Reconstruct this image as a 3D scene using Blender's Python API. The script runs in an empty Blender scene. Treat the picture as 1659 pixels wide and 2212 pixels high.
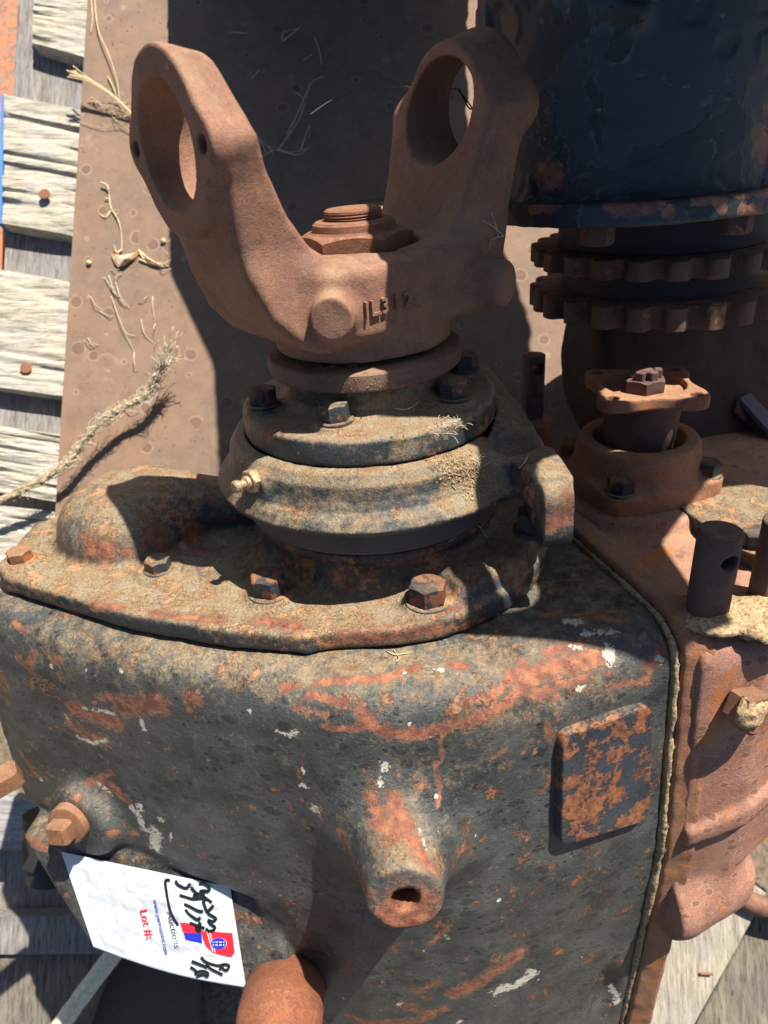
import bpy, math, random
import numpy as np
from mathutils import Matrix, Vector
from mathutils.bvhtree import BVHTree
random.seed(7); rng = np.random.RandomState(11)
rad = math.radians
SC = bpy.context.scene
COL = SC.collection
K = 0.01                      # everything below is modelled in centimetres, in the frame of the input shaft (z along the shaft)

# ---------------------------------------------------------------- camera, world, sun, exposure
FPX = 2850*1659/3072          # focal length in pixels of a 1659 px wide picture
PITCH, ROLL, YAW = rad(28.5), rad(-4.7), rad(1.5)
CP = np.array([-0.77, -44.04, 13.05])
CF = np.array([math.cos(PITCH)*math.sin(YAW), math.cos(PITCH)*math.cos(YAW), -math.sin(PITCH)])
_r = np.cross(CF, [0, 0, 1]); _r /= np.linalg.norm(_r); _u = np.cross(_r, CF)
CR = math.cos(ROLL)*_r + math.sin(ROLL)*_u
CU = -math.sin(ROLL)*_r + math.cos(ROLL)*_u
SUN = np.array([0.38, -0.26, 1.0]); SUN /= np.linalg.norm(SUN)
# the gearbox leans over on a pallet: the real ground is the plane below, its normal GN
GN = math.cos(rad(8))*(-CF) + math.sin(rad(8))*CU
G0 = CP + CF*78
GY = CU - GN*(CU@GN); GY /= np.linalg.norm(GY)
GX = np.cross(GY, GN)
HG = 15.0                     # height of the plate's top above the ground
W3 = np.array([GX, GY, GN])   # shaft frame -> world
T3 = -W3 @ G0 + np.array([0, 0, HG])
def wp(p): return Vector((W3 @ np.asarray(p, float) + T3)*K)
R4 = Matrix([list(W3[0])+[0], list(W3[1])+[0], list(W3[2])+[0], [0, 0, 0, 1]])

cam = bpy.data.cameras.new('camera'); camo = bpy.data.objects.new('camera', cam); COL.objects.link(camo)
Rc = Matrix([[CR[i], CU[i], -CF[i], 0] for i in range(3)] + [[0, 0, 0, 1]])
camo.matrix_world = Matrix.Translation(wp(CP)) @ R4 @ Rc
cam.sensor_fit = 'HORIZONTAL'; cam.sensor_width = 36; cam.lens = 36*FPX/1659
cam.clip_start = 0.01; cam.clip_end = 2000
cam.dof.use_dof = True; cam.dof.focus_distance = 0.44; cam.dof.aperture_fstop = 13
SC.camera = camo
sw = W3 @ SUN
elev = math.asin(sw[2]); azim = math.atan2(sw[0], sw[1])
world = bpy.data.worlds.new('World'); SC.world = world; world.use_nodes = True
nt = world.node_tree; nt.nodes.clear()
sky = nt.nodes.new('ShaderNodeTexSky'); sky.sky_type = 'NISHITA'; sky.sun_disc = False
sky.sun_elevation = elev; sky.sun_rotation = azim
bg = nt.nodes.new('ShaderNodeBackground'); bg.inputs[1].default_value = 0.05
ow = nt.nodes.new('ShaderNodeOutputWorld')
nt.links.new(sky.outputs[0], bg.inputs[0]); nt.links.new(bg.outputs[0], ow.inputs[0])
sl = bpy.data.lights.new('sun', 'SUN'); sl.energy = 5.0; sl.angle = rad(0.55); sl.color = (1, 0.92, 0.80)
so = bpy.data.objects.new('sun', sl); COL.objects.link(so)
so.rotation_euler = Vector(sw).to_track_quat('Z', 'Y').to_euler(); so.location = wp((0, 0, 200))
SC.view_settings.view_transform = 'Standard'; SC.view_settings.look = 'None'
SC.view_settings.exposure = 1.12; SC.view_settings.gamma = 1

# ---------------------------------------------------------------- helpers
def ray(a, b): return CF + CR*(a-829.5)/FPX - CU*(b-1106)/FPX
def G(a, b, h=0.0):            # picture direction -> point of the real plane h cm above the steel plate
    d = ray(a, b); t = ((G0 + GN*h - CP) @ GN)/(d @ GN); return CP + d*t
def UZ(a, b, z): d = ray(a, b); return CP + d*(z-CP[2])/d[2]
def UY(a, b, y): d = ray(a, b); return CP + d*(y-CP[1])/d[1]

def tag(o, label=None, cat=None, group=None, kind=None):
    if label: o['label'] = label
    if cat: o['category'] = cat
    if group: o['group'] = group
    if kind: o['kind'] = kind
    return o
def thing(name, origin, label, cat, group=None):
    o = bpy.data.objects.new(name, None); COL.objects.link(o); o.empty_display_size = 0.02
    o.matrix_world = Matrix.Translation(wp(origin)) @ R4
    o['_org'] = [float(v) for v in origin]
    return tag(o, label, cat, group)
def link(name, me, parent=None, origin=(0, 0, 0), kind=None):
    o = bpy.data.objects.new(name, me); COL.objects.link(o)
    if parent is not None:
        o.parent = parent
    else:
        o.matrix_world = Matrix.Translation(wp(origin)) @ R4
    if kind: o['kind'] = kind
    return o
def org(parent):
    q = parent
    off = np.zeros(3)
    while q is not None:
        if '_org' in q: return np.array(q['_org'])
        q = q.parent
    return off
def mk(name, V, F, mat, parent=None, origin=None, sharp=35, kind=None, wear=None, smooth=True):
    """V in shaft-frame centimetres -> one mesh object"""
    o0 = org(parent) if parent is not None else np.array(origin if origin is not None else (0, 0, 0), float)
    V = (np.asarray(V, float) - o0)*K
    me = bpy.data.meshes.new(name)
    if isinstance(F, np.ndarray):
        n = len(F); me.vertices.add(len(V)); me.vertices.foreach_set('co', V.astype(np.float32).ravel())
        me.loops.add(n*4); me.loops.foreach_set('vertex_index', F.astype(np.int32).ravel())
        me.polygons.add(n); me.polygons.foreach_set('loop_start', np.arange(0, n*4, 4, dtype=np.int32))
        me.update(calc_edges=True)
    else:
        me.from_pydata([tuple(v) for v in V], [], F)
    me.materials.append(mat)
    if smooth:
        me.polygons.foreach_set('use_smooth', np.ones(len(me.polygons), bool))
        if sharp: me.set_sharp_from_angle(angle=rad(sharp))
    if wear is not None:
        a = me.attributes.new('wear', 'FLOAT_COLOR', 'POINT')
        c = np.ones((len(V), 4), np.float32); c[:, :3] = wear; a.data.foreach_set('color', c.ravel())
    me.update()
    return link(name, me, parent, o0, kind)

class MB:
    def __init__(s): s.v = []; s.f = []
    def add(s, V, F):
        n = len(s.v); s.v += [tuple(v) for v in V]; s.f += [[n+i for i in f] for f in F]; return s
    def build(s, name, mat, parent=None, **k): return mk(name, np.array(s.v), s.f, mat, parent, **k)
def frame(axis, ref=None):
    w = np.asarray(axis, float); w = w/np.linalg.norm(w)
    r = np.array([1, 0, 0.]) if ref is None else np.asarray(ref, float)
    if abs(w@r)/np.linalg.norm(r) > .95: r = np.array([0, 1, 0.])
    u = r - w*(w@r); u /= np.linalg.norm(u); v = np.cross(w, u)
    return u, v, w
def lathe(prof, c=(0, 0, 0), axis=(0, 0, 1), n=64, a0=0, a1=360, jit=0):
    u, v, w = frame(axis); c = np.asarray(c, float)
    full = abs(a1-a0) >= 360; m = n if full else n+1
    V = []
    for (r, z) in prof:
        for i in range(m):
            t = rad(a0+(a1-a0)*i/n); q = r
            V.append(c+w*z+(u*math.cos(t)+v*math.sin(t))*q)
    F = []
    for j in range(len(prof)-1):
        for i in range(n):
            k = (i+1) % m
            F.append([j*m+i, j*m+k, (j+1)*m+k, (j+1)*m+i])
    if full:
        if prof[0][0] > 1e-4: F.append([i for i in range(m)][::-1])
        if prof[-1][0] > 1e-4: F.append([(len(prof)-1)*m+i for i in range(m)])
    return V, F
def tube(pts, r, n=6):
    pts = [np.asarray(p, float) for p in pts]; V = []; F = []
    rr = r if hasattr(r, '__len__') else [r]*len(pts)
    for i, p in enumerate(pts):
        t = pts[min(i+1, len(pts)-1)]-pts[max(i-1, 0)]; t = t/(np.linalg.norm(t)+1e-9)
        u, v, _ = frame(t, (0.3, 0.2, 0.93))
        for k in range(n):
            a = 2*math.pi*k/n; V.append(p+(u*math.cos(a)+v*math.sin(a))*rr[i])
    for i in range(len(pts)-1):
        for k in range(n):
            F.append([i*n+k, i*n+(k+1) % n, (i+1)*n+(k+1) % n, (i+1)*n+k])
    F += [list(range(n))[::-1], [(len(pts)-1)*n+k for k in range(n)]]
    return V, F
def smooth_path(P, n):
    P = [np.asarray(p, float) for p in P]; out = []
    for i in range(len(P)-1):
        a, b, c, d = P[max(i-1, 0)], P[i], P[i+1], P[min(i+2, len(P)-1)]
        for k in range(n):
            t = k/n; out.append(.5*((2*b)+(c-a)*t+(2*a-5*b+4*c-d)*t*t+(3*b-a-3*c+d)*t**3))
    out.append(P[-1]); return out
def box(c, s, u=(1, 0, 0), w=(0, 0, 1), bev=0.1):
    """bevelled box, full sizes s along u, v, w"""
    U_, V_, W_ = frame(w, u); c = np.asarray(c, float); h = np.array(s)/2.; V = []
    idx = {}
    for sx in (-1, 1):
        for sy in (-1, 1):
            for sz in (-1, 1):
                for k in range(3):
                    d = h.copy(); d[[j for j in range(3) if j != k]] -= bev
                    idx[(sx, sy, sz, k)] = len(V)
                    V.append(c+U_*sx*d[0]+V_*sy*d[1]+W_*sz*d[2])
    F = []
    def q(*a): F.append([idx[x] for x in a])
    for s_ in (-1, 1):
        q((s_, -1, -1, 0), (s_, 1, -1, 0), (s_, 1, 1, 0), (s_, -1, 1, 0))
        q((-1, s_, -1, 1), (-1, s_, 1, 1), (1, s_, 1, 1), (1, s_, -1, 1))
        q((-1, -1, s_, 2), (1, -1, s_, 2), (1, 1, s_, 2), (-1, 1, s_, 2))
        for t_ in (-1, 1):
            q((s_, t_, -1, 0), (s_, t_, 1, 0), (s_, t_, 1, 1), (s_, t_, -1, 1))
            q((s_, -1, t_, 0), (s_, 1, t_, 0), (s_, 1, t_, 2), (s_, -1, t_, 2))
            q((-1, s_, t_, 1), (1, s_, t_, 1), (1, s_, t_, 2), (-1, s_, t_, 2))
            for r_ in (-1, 1): F.append([idx[(s_, t_, r_, k)] for k in range(3)])
    return V, F
def hexhead(c, axis, af, h, rot=0, n=48, cham=0.12, rough=0.02):
    """hexagon bolt head / nut body, across flats af"""
    u, v, w = frame(axis); c = np.asarray(c, float); V = []
    rf = af/2
    def rh(t): t = (t % (math.pi/3))-math.pi/6; return rf/math.cos(t)
    rows = [(0, 1, 0), (0.04, 1, 0), (.5, 1, 0), (1, 1, 1), (1, 0, 2), (1, 0, 3)]
    for (fz, hx, kind) in rows:
        for i in range(n):
            t = 2*math.pi*i/n; R = rh(t)
            z = fz*h
            if kind == 1: z = h-(R-rf*.97)*0.5-0.02*h; q = R
            elif kind == 2: q = rf*.95
            elif kind == 3: q = rf*.5
            else: q = R*(0.985 if fz == 0 else 1)
            q *= 1+rough*math.sin(3.1*t+c[0]*7)*.5
            a = t+rad(rot)
            V.append(c+w*z+(u*math.cos(a)+v*math.sin(a))*q)
    F = []
    for j in range(len(rows)-1):
        for i in range(n): F.append([j*n+i, j*n+(i+1) % n, (j+1)*n+(i+1) % n, (j+1)*n+i])
    F.append([i for i in range(n)][::-1]); F.append([(len(rows)-1)*n+i for i in range(n)])
    return V, F

# value noise for displacing vertices
_lat = rng.rand(64, 64, 64).astype(np.float32)
def vnoise(P):
    P = np.asarray(P, np.float32); i = np.floor(P).astype(np.int64); f = P-i; f = f*f*(3-2*f); o = 0
    for a in (0, 1):
        for b in (0, 1):
            for c in (0, 1):
                w = (f[:, 0] if a else 1-f[:, 0])*(f[:, 1] if b else 1-f[:, 1])*(f[:, 2] if c else 1-f[:, 2])
                o = o + w*_lat[(i[:, 0]+a) & 63, (i[:, 1]+b) & 63, (i[:, 2]+c) & 63]
    return o-.5
# signed distance shapes (broadcastable)
def smin(a, b, k): h = np.clip(.5+.5*(b-a)/k, 0, 1); return b*(1-h)+a*h-k*h*(1-h)
def smax(a, b, k): return -smin(-a, -b, k)
def poly(x, y, P):
    P = np.array(P, float); d = None; s = None
    n = len(P)
    for i in range(n):
        a = P[i]; b = P[i-1]; e = b-a; wx = x-a[0]; wy = y-a[1]
        t = np.clip((wx*e[0]+wy*e[1])/(e@e), 0, 1); bx = wx-e[0]*t; by = wy-e[1]*t; q = bx*bx+by*by
        d = q if d is None else np.minimum(d, q)
        c1 = y >= a[1]; c2 = y < b[1]; c3 = e[0]*wy > e[1]*wx
        fl = np.where((c1 & c2 & c3) | (~c1 & ~c2 & ~c3), -1.0, 1.0)
        s = fl if s is None else s*fl
    return s*np.sqrt(d)
def ln(x, y): return np.sqrt(x*x+y*y)
def capsule(X, Y, Z, a, b, r0, r1=None):
    a = np.array(a, float); b = np.array(b, float); e = b-a; r1 = r0 if r1 is None else r1
    t = np.clip(((X-a[0])*e[0]+(Y-a[1])*e[1]+(Z-a[2])*e[2])/(e@e), 0, 1)
    return np.sqrt((X-a[0]-e[0]*t)**2+(Y-a[1]-e[1]*t)**2+(Z-a[2]-e[2]*t)**2)-(r0+(r1-r0)*t)
def cylx(X, Y, Z, c, ax, r, l0, l1, k=0.3, r1=None):
    """rounded cylinder from l0 to l1 along ax through c"""
    ax = np.array(ax, float); ax /= np.linalg.norm(ax)
    dx, dy, dz = X-c[0], Y-c[1], Z-c[2]; t = dx*ax[0]+dy*ax[1]+dz*ax[2]
    q = np.sqrt(np.maximum(dx*dx+dy*dy+dz*dz-t*t, 0))
    rr = r if r1 is None else r+(r1-r)*np.clip((t-l0)/(l1-l0), 0, 1)
    return smax(q-rr, np.maximum(l0-t, t-l1), k)

def nets(fn, lo, hi, h, disp=None):
    lo = np.array(lo, float); hi = np.array(hi, float)
    n = np.ceil((hi-lo)/h).astype(int)+1
    xs = (lo[0]+h*np.arange(n[0])).astype(np.float32)[:, None, None]
    ys = (lo[1]+h*np.arange(n[1])).astype(np.float32)[None, :, None]
    zs = (lo[2]+h*np.arange(n[2])).astype(np.float32)[None, None, :]
    V = np.broadcast_to(fn(xs, ys, zs), n).astype(np.float32)
    # close the volume at the box
    V = V.copy(); V[0] = np.abs(V[0])+.01; V[-1] = np.abs(V[-1])+.01; V[:, 0] = np.abs(V[:, 0])+.01; V[:, -1] = np.abs(V[:, -1])+.01
    V[:, :, 0] = np.abs(V[:, :, 0])+.01; V[:, :, -1] = np.abs(V[:, :, -1])+.01
    S = V < 0; m = n-1
    cnt = np.zeros(m, np.int8)
    cs = [(a, b, c) for a in (0, 1) for b in (0, 1) for c in (0, 1)]
    for a, b, c in cs: cnt += S[a:m[0]+a, b:m[1]+b, c:m[2]+c]
    I = np.argwhere((cnt > 0) & (cnt < 8))
    idx = -np.ones(m, np.int32); idx[tuple(I.T)] = np.arange(len(I))
    acc = np.zeros((len(I), 3)); num = np.zeros(len(I))
    val = {c: V[I[:, 0]+c[0], I[:, 1]+c[1], I[:, 2]+c[2]] for c in cs}
    for c in cs:
        for k in range(3):
            if c[k]: continue
            d = list(c); d[k] = 1; d = tuple(d); a, b = val[c], val[d]
            x = (a < 0) != (b < 0); t = np.where(x, a/(a-b+1e-12), 0)
            p = np.tile(np.array(c, float), (len(I), 1)); p[:, k] += t
            acc += p*x[:, None]; num += x
    P = lo+h*(I+acc/num[:, None])
    Q = []
    for k in range(3):
        sl0 = [slice(None)]*3; sl1 = [slice(None)]*3; sl0[k] = slice(0, -1); sl1[k] = slice(1, None)
        A, B = S[tuple(sl0)], S[tuple(sl1)]
        E = np.argwhere(A != B); a, b = [j for j in range(3) if j != k]
        ok = (E[:, a] > 0) & (E[:, b] > 0) & (E[:, a] < m[a]) & (E[:, b] < m[b]); E = E[ok]
        ins = A[tuple(E.T)]
        def cell(da, db): q = E.copy(); q[:, a] -= da; q[:, b] -= db; return idx[tuple(q.T)]
        q = np.stack([cell(1, 1), cell(0, 1), cell(0, 0), cell(1, 0)], 1)
        flip = ins if k != 1 else ~ins
        q[~flip] = q[~flip][:, ::-1]; Q.append(q)
    Q = np.concatenate(Q)
    f = lambda p: np.asarray(fn(p[:, 0].astype(np.float32), p[:, 1].astype(np.float32), p[:, 2].astype(np.float32)))
    inside = np.all((P > lo+1.5*h) & (P < hi-1.5*h), 1)
    e = h*.3
    def grad(p):
        g = np.stack([f(p+np.eye(3)[k]*e)-f(p-np.eye(3)[k]*e) for k in range(3)], 1)/(2*e); return g
    for _ in range(2):
        g = grad(P); v = f(P); st = -(v/np.maximum((g*g).sum(1), .2))[:, None]*g
        L = np.linalg.norm(st, axis=1, keepdims=True); st *= np.minimum(1, .35*h/(L+1e-9)); st[~inside] = 0; P = P+st
    if disp is not None:
        g = grad(P); g /= np.linalg.norm(g, axis=1, keepdims=True)+1e-9; P = P+g*disp(P)[:, None]*inside[:, None]
    return P, Q

def bvh_of(V, F): return BVHTree.FromPolygons([tuple(v) for v in V], [tuple(int(i) for i in q) for q in F])
def cast(bv, a, b):
    d = Vector(ray(a, b)); d.normalize(); hit = bv.ray_cast(Vector(CP), d)
    return None if hit[0] is None else np.array(hit[0])
def wear_field(V, bv, patches, frag=True):
    """patches: (channel, [(px, py), ..], half width px, strength) laid on the surface where they are"""
    out = np.zeros((len(V), 3), np.float32)
    for ch, pts, r, s in patches:
        P = [cast(bv, *p) for p in pts]; P = [p for p in P if p is not None]
        if not P: continue
        kr, ks = ((1.9, .73) if (ch == 2 and len(pts) > 1) else (1.55, .80) if r > 6 else (1.7, .86)) if (ch != 1 and r < 50 and frag) else (1, 1)
        rc = kr*r*((P[0]-CP)@CF)/FPX; s = s*ks
        if len(P) == 1: P = P*2
        d = np.full(len(V), 1e9)
        for a, b in zip(P[:-1], P[1:]):
            e = b-a; L = max(e@e, 1e-9); t = np.clip(((V-a)@e)/L, 0, 1)
            d = np.minimum(d, np.linalg.norm(V-a-t[:, None]*e, axis=1))
        out[:, ch] = np.maximum(out[:, ch], np.clip(1-.5*d/rc, 0, 1)*s)
    return out

# ---------------------------------------------------------------- materials
LUP = tuple((W3 @ np.array([0, 0, 1.])).tolist())
class N:
    def __init__(s, name):
        s.m = bpy.data.materials.new(name); s.m.use_nodes = True; s.t = s.m.node_tree; s.t.nodes.clear()
        s.out = s.n('ShaderNodeOutputMaterial'); s.b = s.n('ShaderNodeBsdfPrincipled'); s.l(s.b.outputs[0], s.out.inputs[0])
        s.co = None
    def n(s, t): return s.t.nodes.new(t)
    def l(s, a, b): s.t.links.new(a, b)
    def put(s, sock, v):
        if hasattr(v, 'node'): s.l(v, sock)
        elif isinstance(v, (tuple, list)): sock.default_value = (v[0], v[1], v[2], 1) if len(sock.default_value) == 4 else v
        else: sock.default_value = v
    def coord(s, scale=(1, 1, 1), rot=(0, 0, 0), world=False):
        tc = s.n('ShaderNodeTexCoord'); mp = s.n('ShaderNodeMapping')
        s.l(tc.outputs['Object'], mp.inputs[0]); mp.inputs['Scale'].default_value = [100*c for c in scale]; mp.inputs['Rotation'].default_value = rot
        return mp.outputs[0]
    def gcoord(s, kx=1, ky=1, kz=1):
        tc = s.n('ShaderNodeTexCoord'); cb = s.n('ShaderNodeCombineXYZ')
        for i, (vec, k) in enumerate(((GX, kx), (GY, ky), (GN, kz))):
            d = s.n('ShaderNodeVectorMath'); d.operation = 'DOT_PRODUCT'; s.l(tc.outputs['Object'], d.inputs[0]); d.inputs[1].default_value = [float(v)*100*k for v in vec]; s.l(d.outputs['Value'], cb.inputs[i])
        return cb.outputs[0]
    def noise(s, scale, detail=4, rough=.55, co=None, dist=0, lo=None, hi=None):
        q = s.n('ShaderNodeTexNoise'); s.l(co or s.base(), q.inputs['Vector'])
        q.inputs['Scale'].default_value = scale; q.inputs['Detail'].default_value = detail; q.inputs['Roughness'].default_value = rough; q.inputs['Distortion'].default_value = dist
        r = q.outputs[0]
        return s.rng(r, lo, hi) if lo is not None else r
    def base(s):
        if s.co is None: s.co = s.coord()
        return s.co
    def vor(s, scale, co=None, feat='F1', rnd=1, out='Distance'):
        q = s.n('ShaderNodeTexVoronoi'); q.feature = feat; s.l(co or s.base(), q.inputs['Vector']); q.inputs['Scale'].default_value = scale; q.inputs['Randomness'].default_value = rnd
        return q if out is None else q.outputs[out]
    def rng(s, v, a, b, c=0, d=1):
        q = s.n('ShaderNodeMapRange'); s.put(q.inputs[0], v); q.inputs[1].default_value = a; q.inputs[2].default_value = b; q.inputs[3].default_value = c; q.inputs[4].default_value = d
        return q.outputs[0]
    def math(s, op, a, b=0, c=None):
        q = s.n('ShaderNodeMath'); q.operation = op; s.put(q.inputs[0], a); s.put(q.inputs[1], b)
        if c is not None: s.put(q.inputs[2], c)
        return q.outputs[0]
    def mix(s, f, a, b):
        q = s.n('ShaderNodeMix'); q.data_type = 'RGBA'; s.put(q.inputs[0], f); s.put(q.inputs[6], a); s.put(q.inputs[7], b); return q.outputs[2]
    def up(s):
        g = s.n('ShaderNodeNewGeometry'); d = s.n('ShaderNodeVectorMath'); d.operation = 'DOT_PRODUCT'
        s.l(g.outputs['Normal'], d.inputs[0]); d.inputs[1].default_value = LUP; return d.outputs['Value']
    def wear(s):
        a = s.n('ShaderNodeAttribute'); a.attribute_name = 'wear'; x = s.n('ShaderNodeSeparateColor'); s.l(a.outputs['Color'], x.inputs[0]); return x.outputs
    def bump(s, h, dist=0.05, st=1, prev=None):
        q = s.n('ShaderNodeBump'); q.inputs['Strength'].default_value = st; q.inputs['Distance'].default_value = dist*K; s.put(q.inputs['Height'], h)
        if prev is not None: s.l(prev, q.inputs['Normal'])
        return q.outputs[0]
    def done(s, col, rough, nrm=None, metal=0, spec=.5):
        s.put(s.b.inputs['Base Color'], col); s.put(s.b.inputs['Roughness'], rough); s.put(s.b.inputs['Metallic'], metal)
        s.b.inputs['Specular IOR Level'].default_value = spec
        if nrm is not None: s.l(nrm, s.b.inputs['Normal'])
        return s.m

def m_paint(name, dust=0.5, upk=1.0, rustamt=0.0, spots=0.0, col=((.012, .016, .021), (.042, .049, .054)), wearattr=True, dustcol=(.37, .28, .165), blue=0):
    s = N(name); n1 = s.noise(.35, 5); n2 = s.noise(3.2, 6, .65); n3 = s.noise(14, 4, .6)
    c = s.mix(s.rng(n1, .35, .65), col[0], col[1])
    c = s.mix(s.math('MULTIPLY', s.rng(n3, .45, .75), .45), c, (.10, .105, .10))
    h = n3
    if spots:
        cs = s.coord((1, 1, 1.9)); v = s.vor(.62, cs, out=None)
        wob = s.math('MULTIPLY', s.math('SUBTRACT', s.noise(1.9, 5, .6), .5), .8)
        sp = s.n('ShaderNodeSeparateColor'); s.l(v.outputs['Color'], sp.inputs[0])
        rdi = s.rng(sp.outputs[0], 0, 1, -.22, .42)
        dd = s.math('SUBTRACT', s.math('ADD', v.outputs['Distance'], wob), rdi)
        msk = s.rng(dd, -.06, .08, spots*.75, 0)
        rim = s.math('MULTIPLY', s.rng(dd, .02, .07), s.rng(dd, .14, .07))
        c = s.mix(s.math('MULTIPLY', rim, .35*spots), c, (.16, .15, .125))
        c = s.mix(msk, c, (.012, .014, .016))
        v2 = s.vor(1.9, s.coord((1, 1, 1.6), (.3, .2, .1)), out=None); s2 = s.n('ShaderNodeSeparateColor'); s.l(v2.outputs['Color'], s2.inputs[0])
        d2 = s.math('SUBTRACT', s.math('ADD', v2.outputs['Distance'], s.math('MULTIPLY', s.math('SUBTRACT', s.noise(5, 4, .6), .5), .7)), s.rng(s2.outputs[0], .35, 1, -.15, .36))
        c = s.mix(s.rng(d2, -.03, .08, .85, 0), c, (.010, .012, .014))
        gl = s.noise(.28, 6, .65, dist=.5); c = s.mix(s.rng(gl, .48, .66, 0, .5), c, (.085, .085, .078)); c = s.mix(s.rng(s.noise(6.5, 5, .75), .54, .66, 0, .6), c, (.012, .014, .015))
    # fine pale dust specks
    sv = s.vor(5.5, out=None); sx = s.n('ShaderNodeSeparateColor'); s.l(sv.outputs['Color'], sx.inputs[0])
    spk = s.math('MULTIPLY', s.rng(sv.outputs['Distance'], .16, .10), s.rng(sx.outputs[1], .82, .86))
    c = s.mix(s.math('MULTIPLY', spk, .55), c, (.36, .33, .27))
    if wearattr: w = s.wear()
    # orange rust bleeding through
    r0 = s.math('ADD', s.math('MULTIPLY', s.noise(.55, 9, .66, dist=.5), .72), s.math('MULTIPLY', s.noise(3.5, 6, .7), .28))
    rf = s.rng(r0, .585-.085*rustamt, .605-.085*rustamt) if rustamt else None
    rustc = s.mix(s.rng(s.noise(2.2, 5), .35, .65), (.115, .038, .02), (.34, .125, .05))
    rustc = s.mix(s.rng(s.noise(7, 4), .55, .75, 0, .5), rustc, (.30, .19, .10))
    h2 = None
    if rf is not None:
        c = s.mix(s.math('MULTIPLY', rf, .85), c, rustc); h2 = rf
    # dust
    u = s.up(); dn = s.noise(1.1, 8, .68, dist=.3)
    dv = s.math('ADD', s.math('MULTIPLY', s.math('SUBTRACT', dn, .5), 2.3), s.rng(u, -.2, 1.0, -.35*upk, .55*upk))
    dv = s.math('ADD', dv, s.math('MULTIPLY', s.math('SUBTRACT', s.noise(4.5, 6, .75), .5), 1.5))
    dv = s.math('ADD', dv, dust-.55)
    if wearattr: dv = s.math('ADD', dv, s.math('MULTIPLY', w[1], 1.1))
    dm = s.rng(dv, 0, .62)
    dgr = s.rng(s.noise(8, 5, .75), .35, .60, .25, 1)
    dmm = s.math('MULTIPLY', dm, dgr)
    dc = s.mix(s.rng(s.noise(.8, 3), .4, .6), dustcol, (dustcol[0]*.95, dustcol[1]*.78, dustcol[2]*.62))
    c = s.mix(s.math('MULTIPLY', dmm, .8), c, dc)
    rg = s.math('ADD', s.rng(n2, .3, .7, .30, .46), s.math('MULTIPLY', dmm, .45))
    if wearattr:
        nn = s.math('ADD', s.math('MULTIPLY', s.math('SUBTRACT', s.noise(2.3, 8, .7, dist=.6), .5), 1.25), s.math('MULTIPLY', s.math('SUBTRACT', s.noise(8, 4, .7), .5), .6))
        c = s.mix(s.rng(s.math('ADD', w[0], s.math('MULTIPLY', nn, .45)), .24, .55, 0, .55), c, (.13, .062, .038))
        for ch, colr in ((0, None), (2, (.52, .49, .40))):
            fv = s.math('ADD', w[ch], s.math('MULTIPLY', nn, 1.15))
            mk_ = s.rng(fv, .50, .53)
            edge = s.math('MULTIPLY', s.rng(fv, .46, .50), s.rng(fv, .56, .52))
            rc2 = s.mix(s.rng(s.noise(1.3, 5, co=s.coord((1, 1, 1), (1, .3, 0))), .4, .6), (.17, .058, .038), (.34, .135, .07)) if ch == 0 else colr
            c = s.mix(mk_, c, rc2)
            if ch == 0: c = s.mix(s.math('MULTIPLY', edge, .45), c, (.38, .30, .21)); c = s.mix(s.math('MULTIPLY', mk_, s.rng(n3, .55, .68, 0, .6)), c, (.075, .05, .04))
            rg = s.math('ADD', rg, s.math('MULTIPLY', mk_, .25))
            h2 = mk_ if h2 is None else s.math('ADD', h2, s.math('MULTIPLY', mk_, -1.0 if ch == 0 else 1.0))
    b = s.bump(n2, .13, .7); b = s.bump(n3, .05, .9, b)
    if h2 is not None: b = s.bump(h2, .035, .9, b)
    b = s.bump(s.noise(40, 2), .012, .8, b)
    return s.done(c, rg, b)

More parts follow.
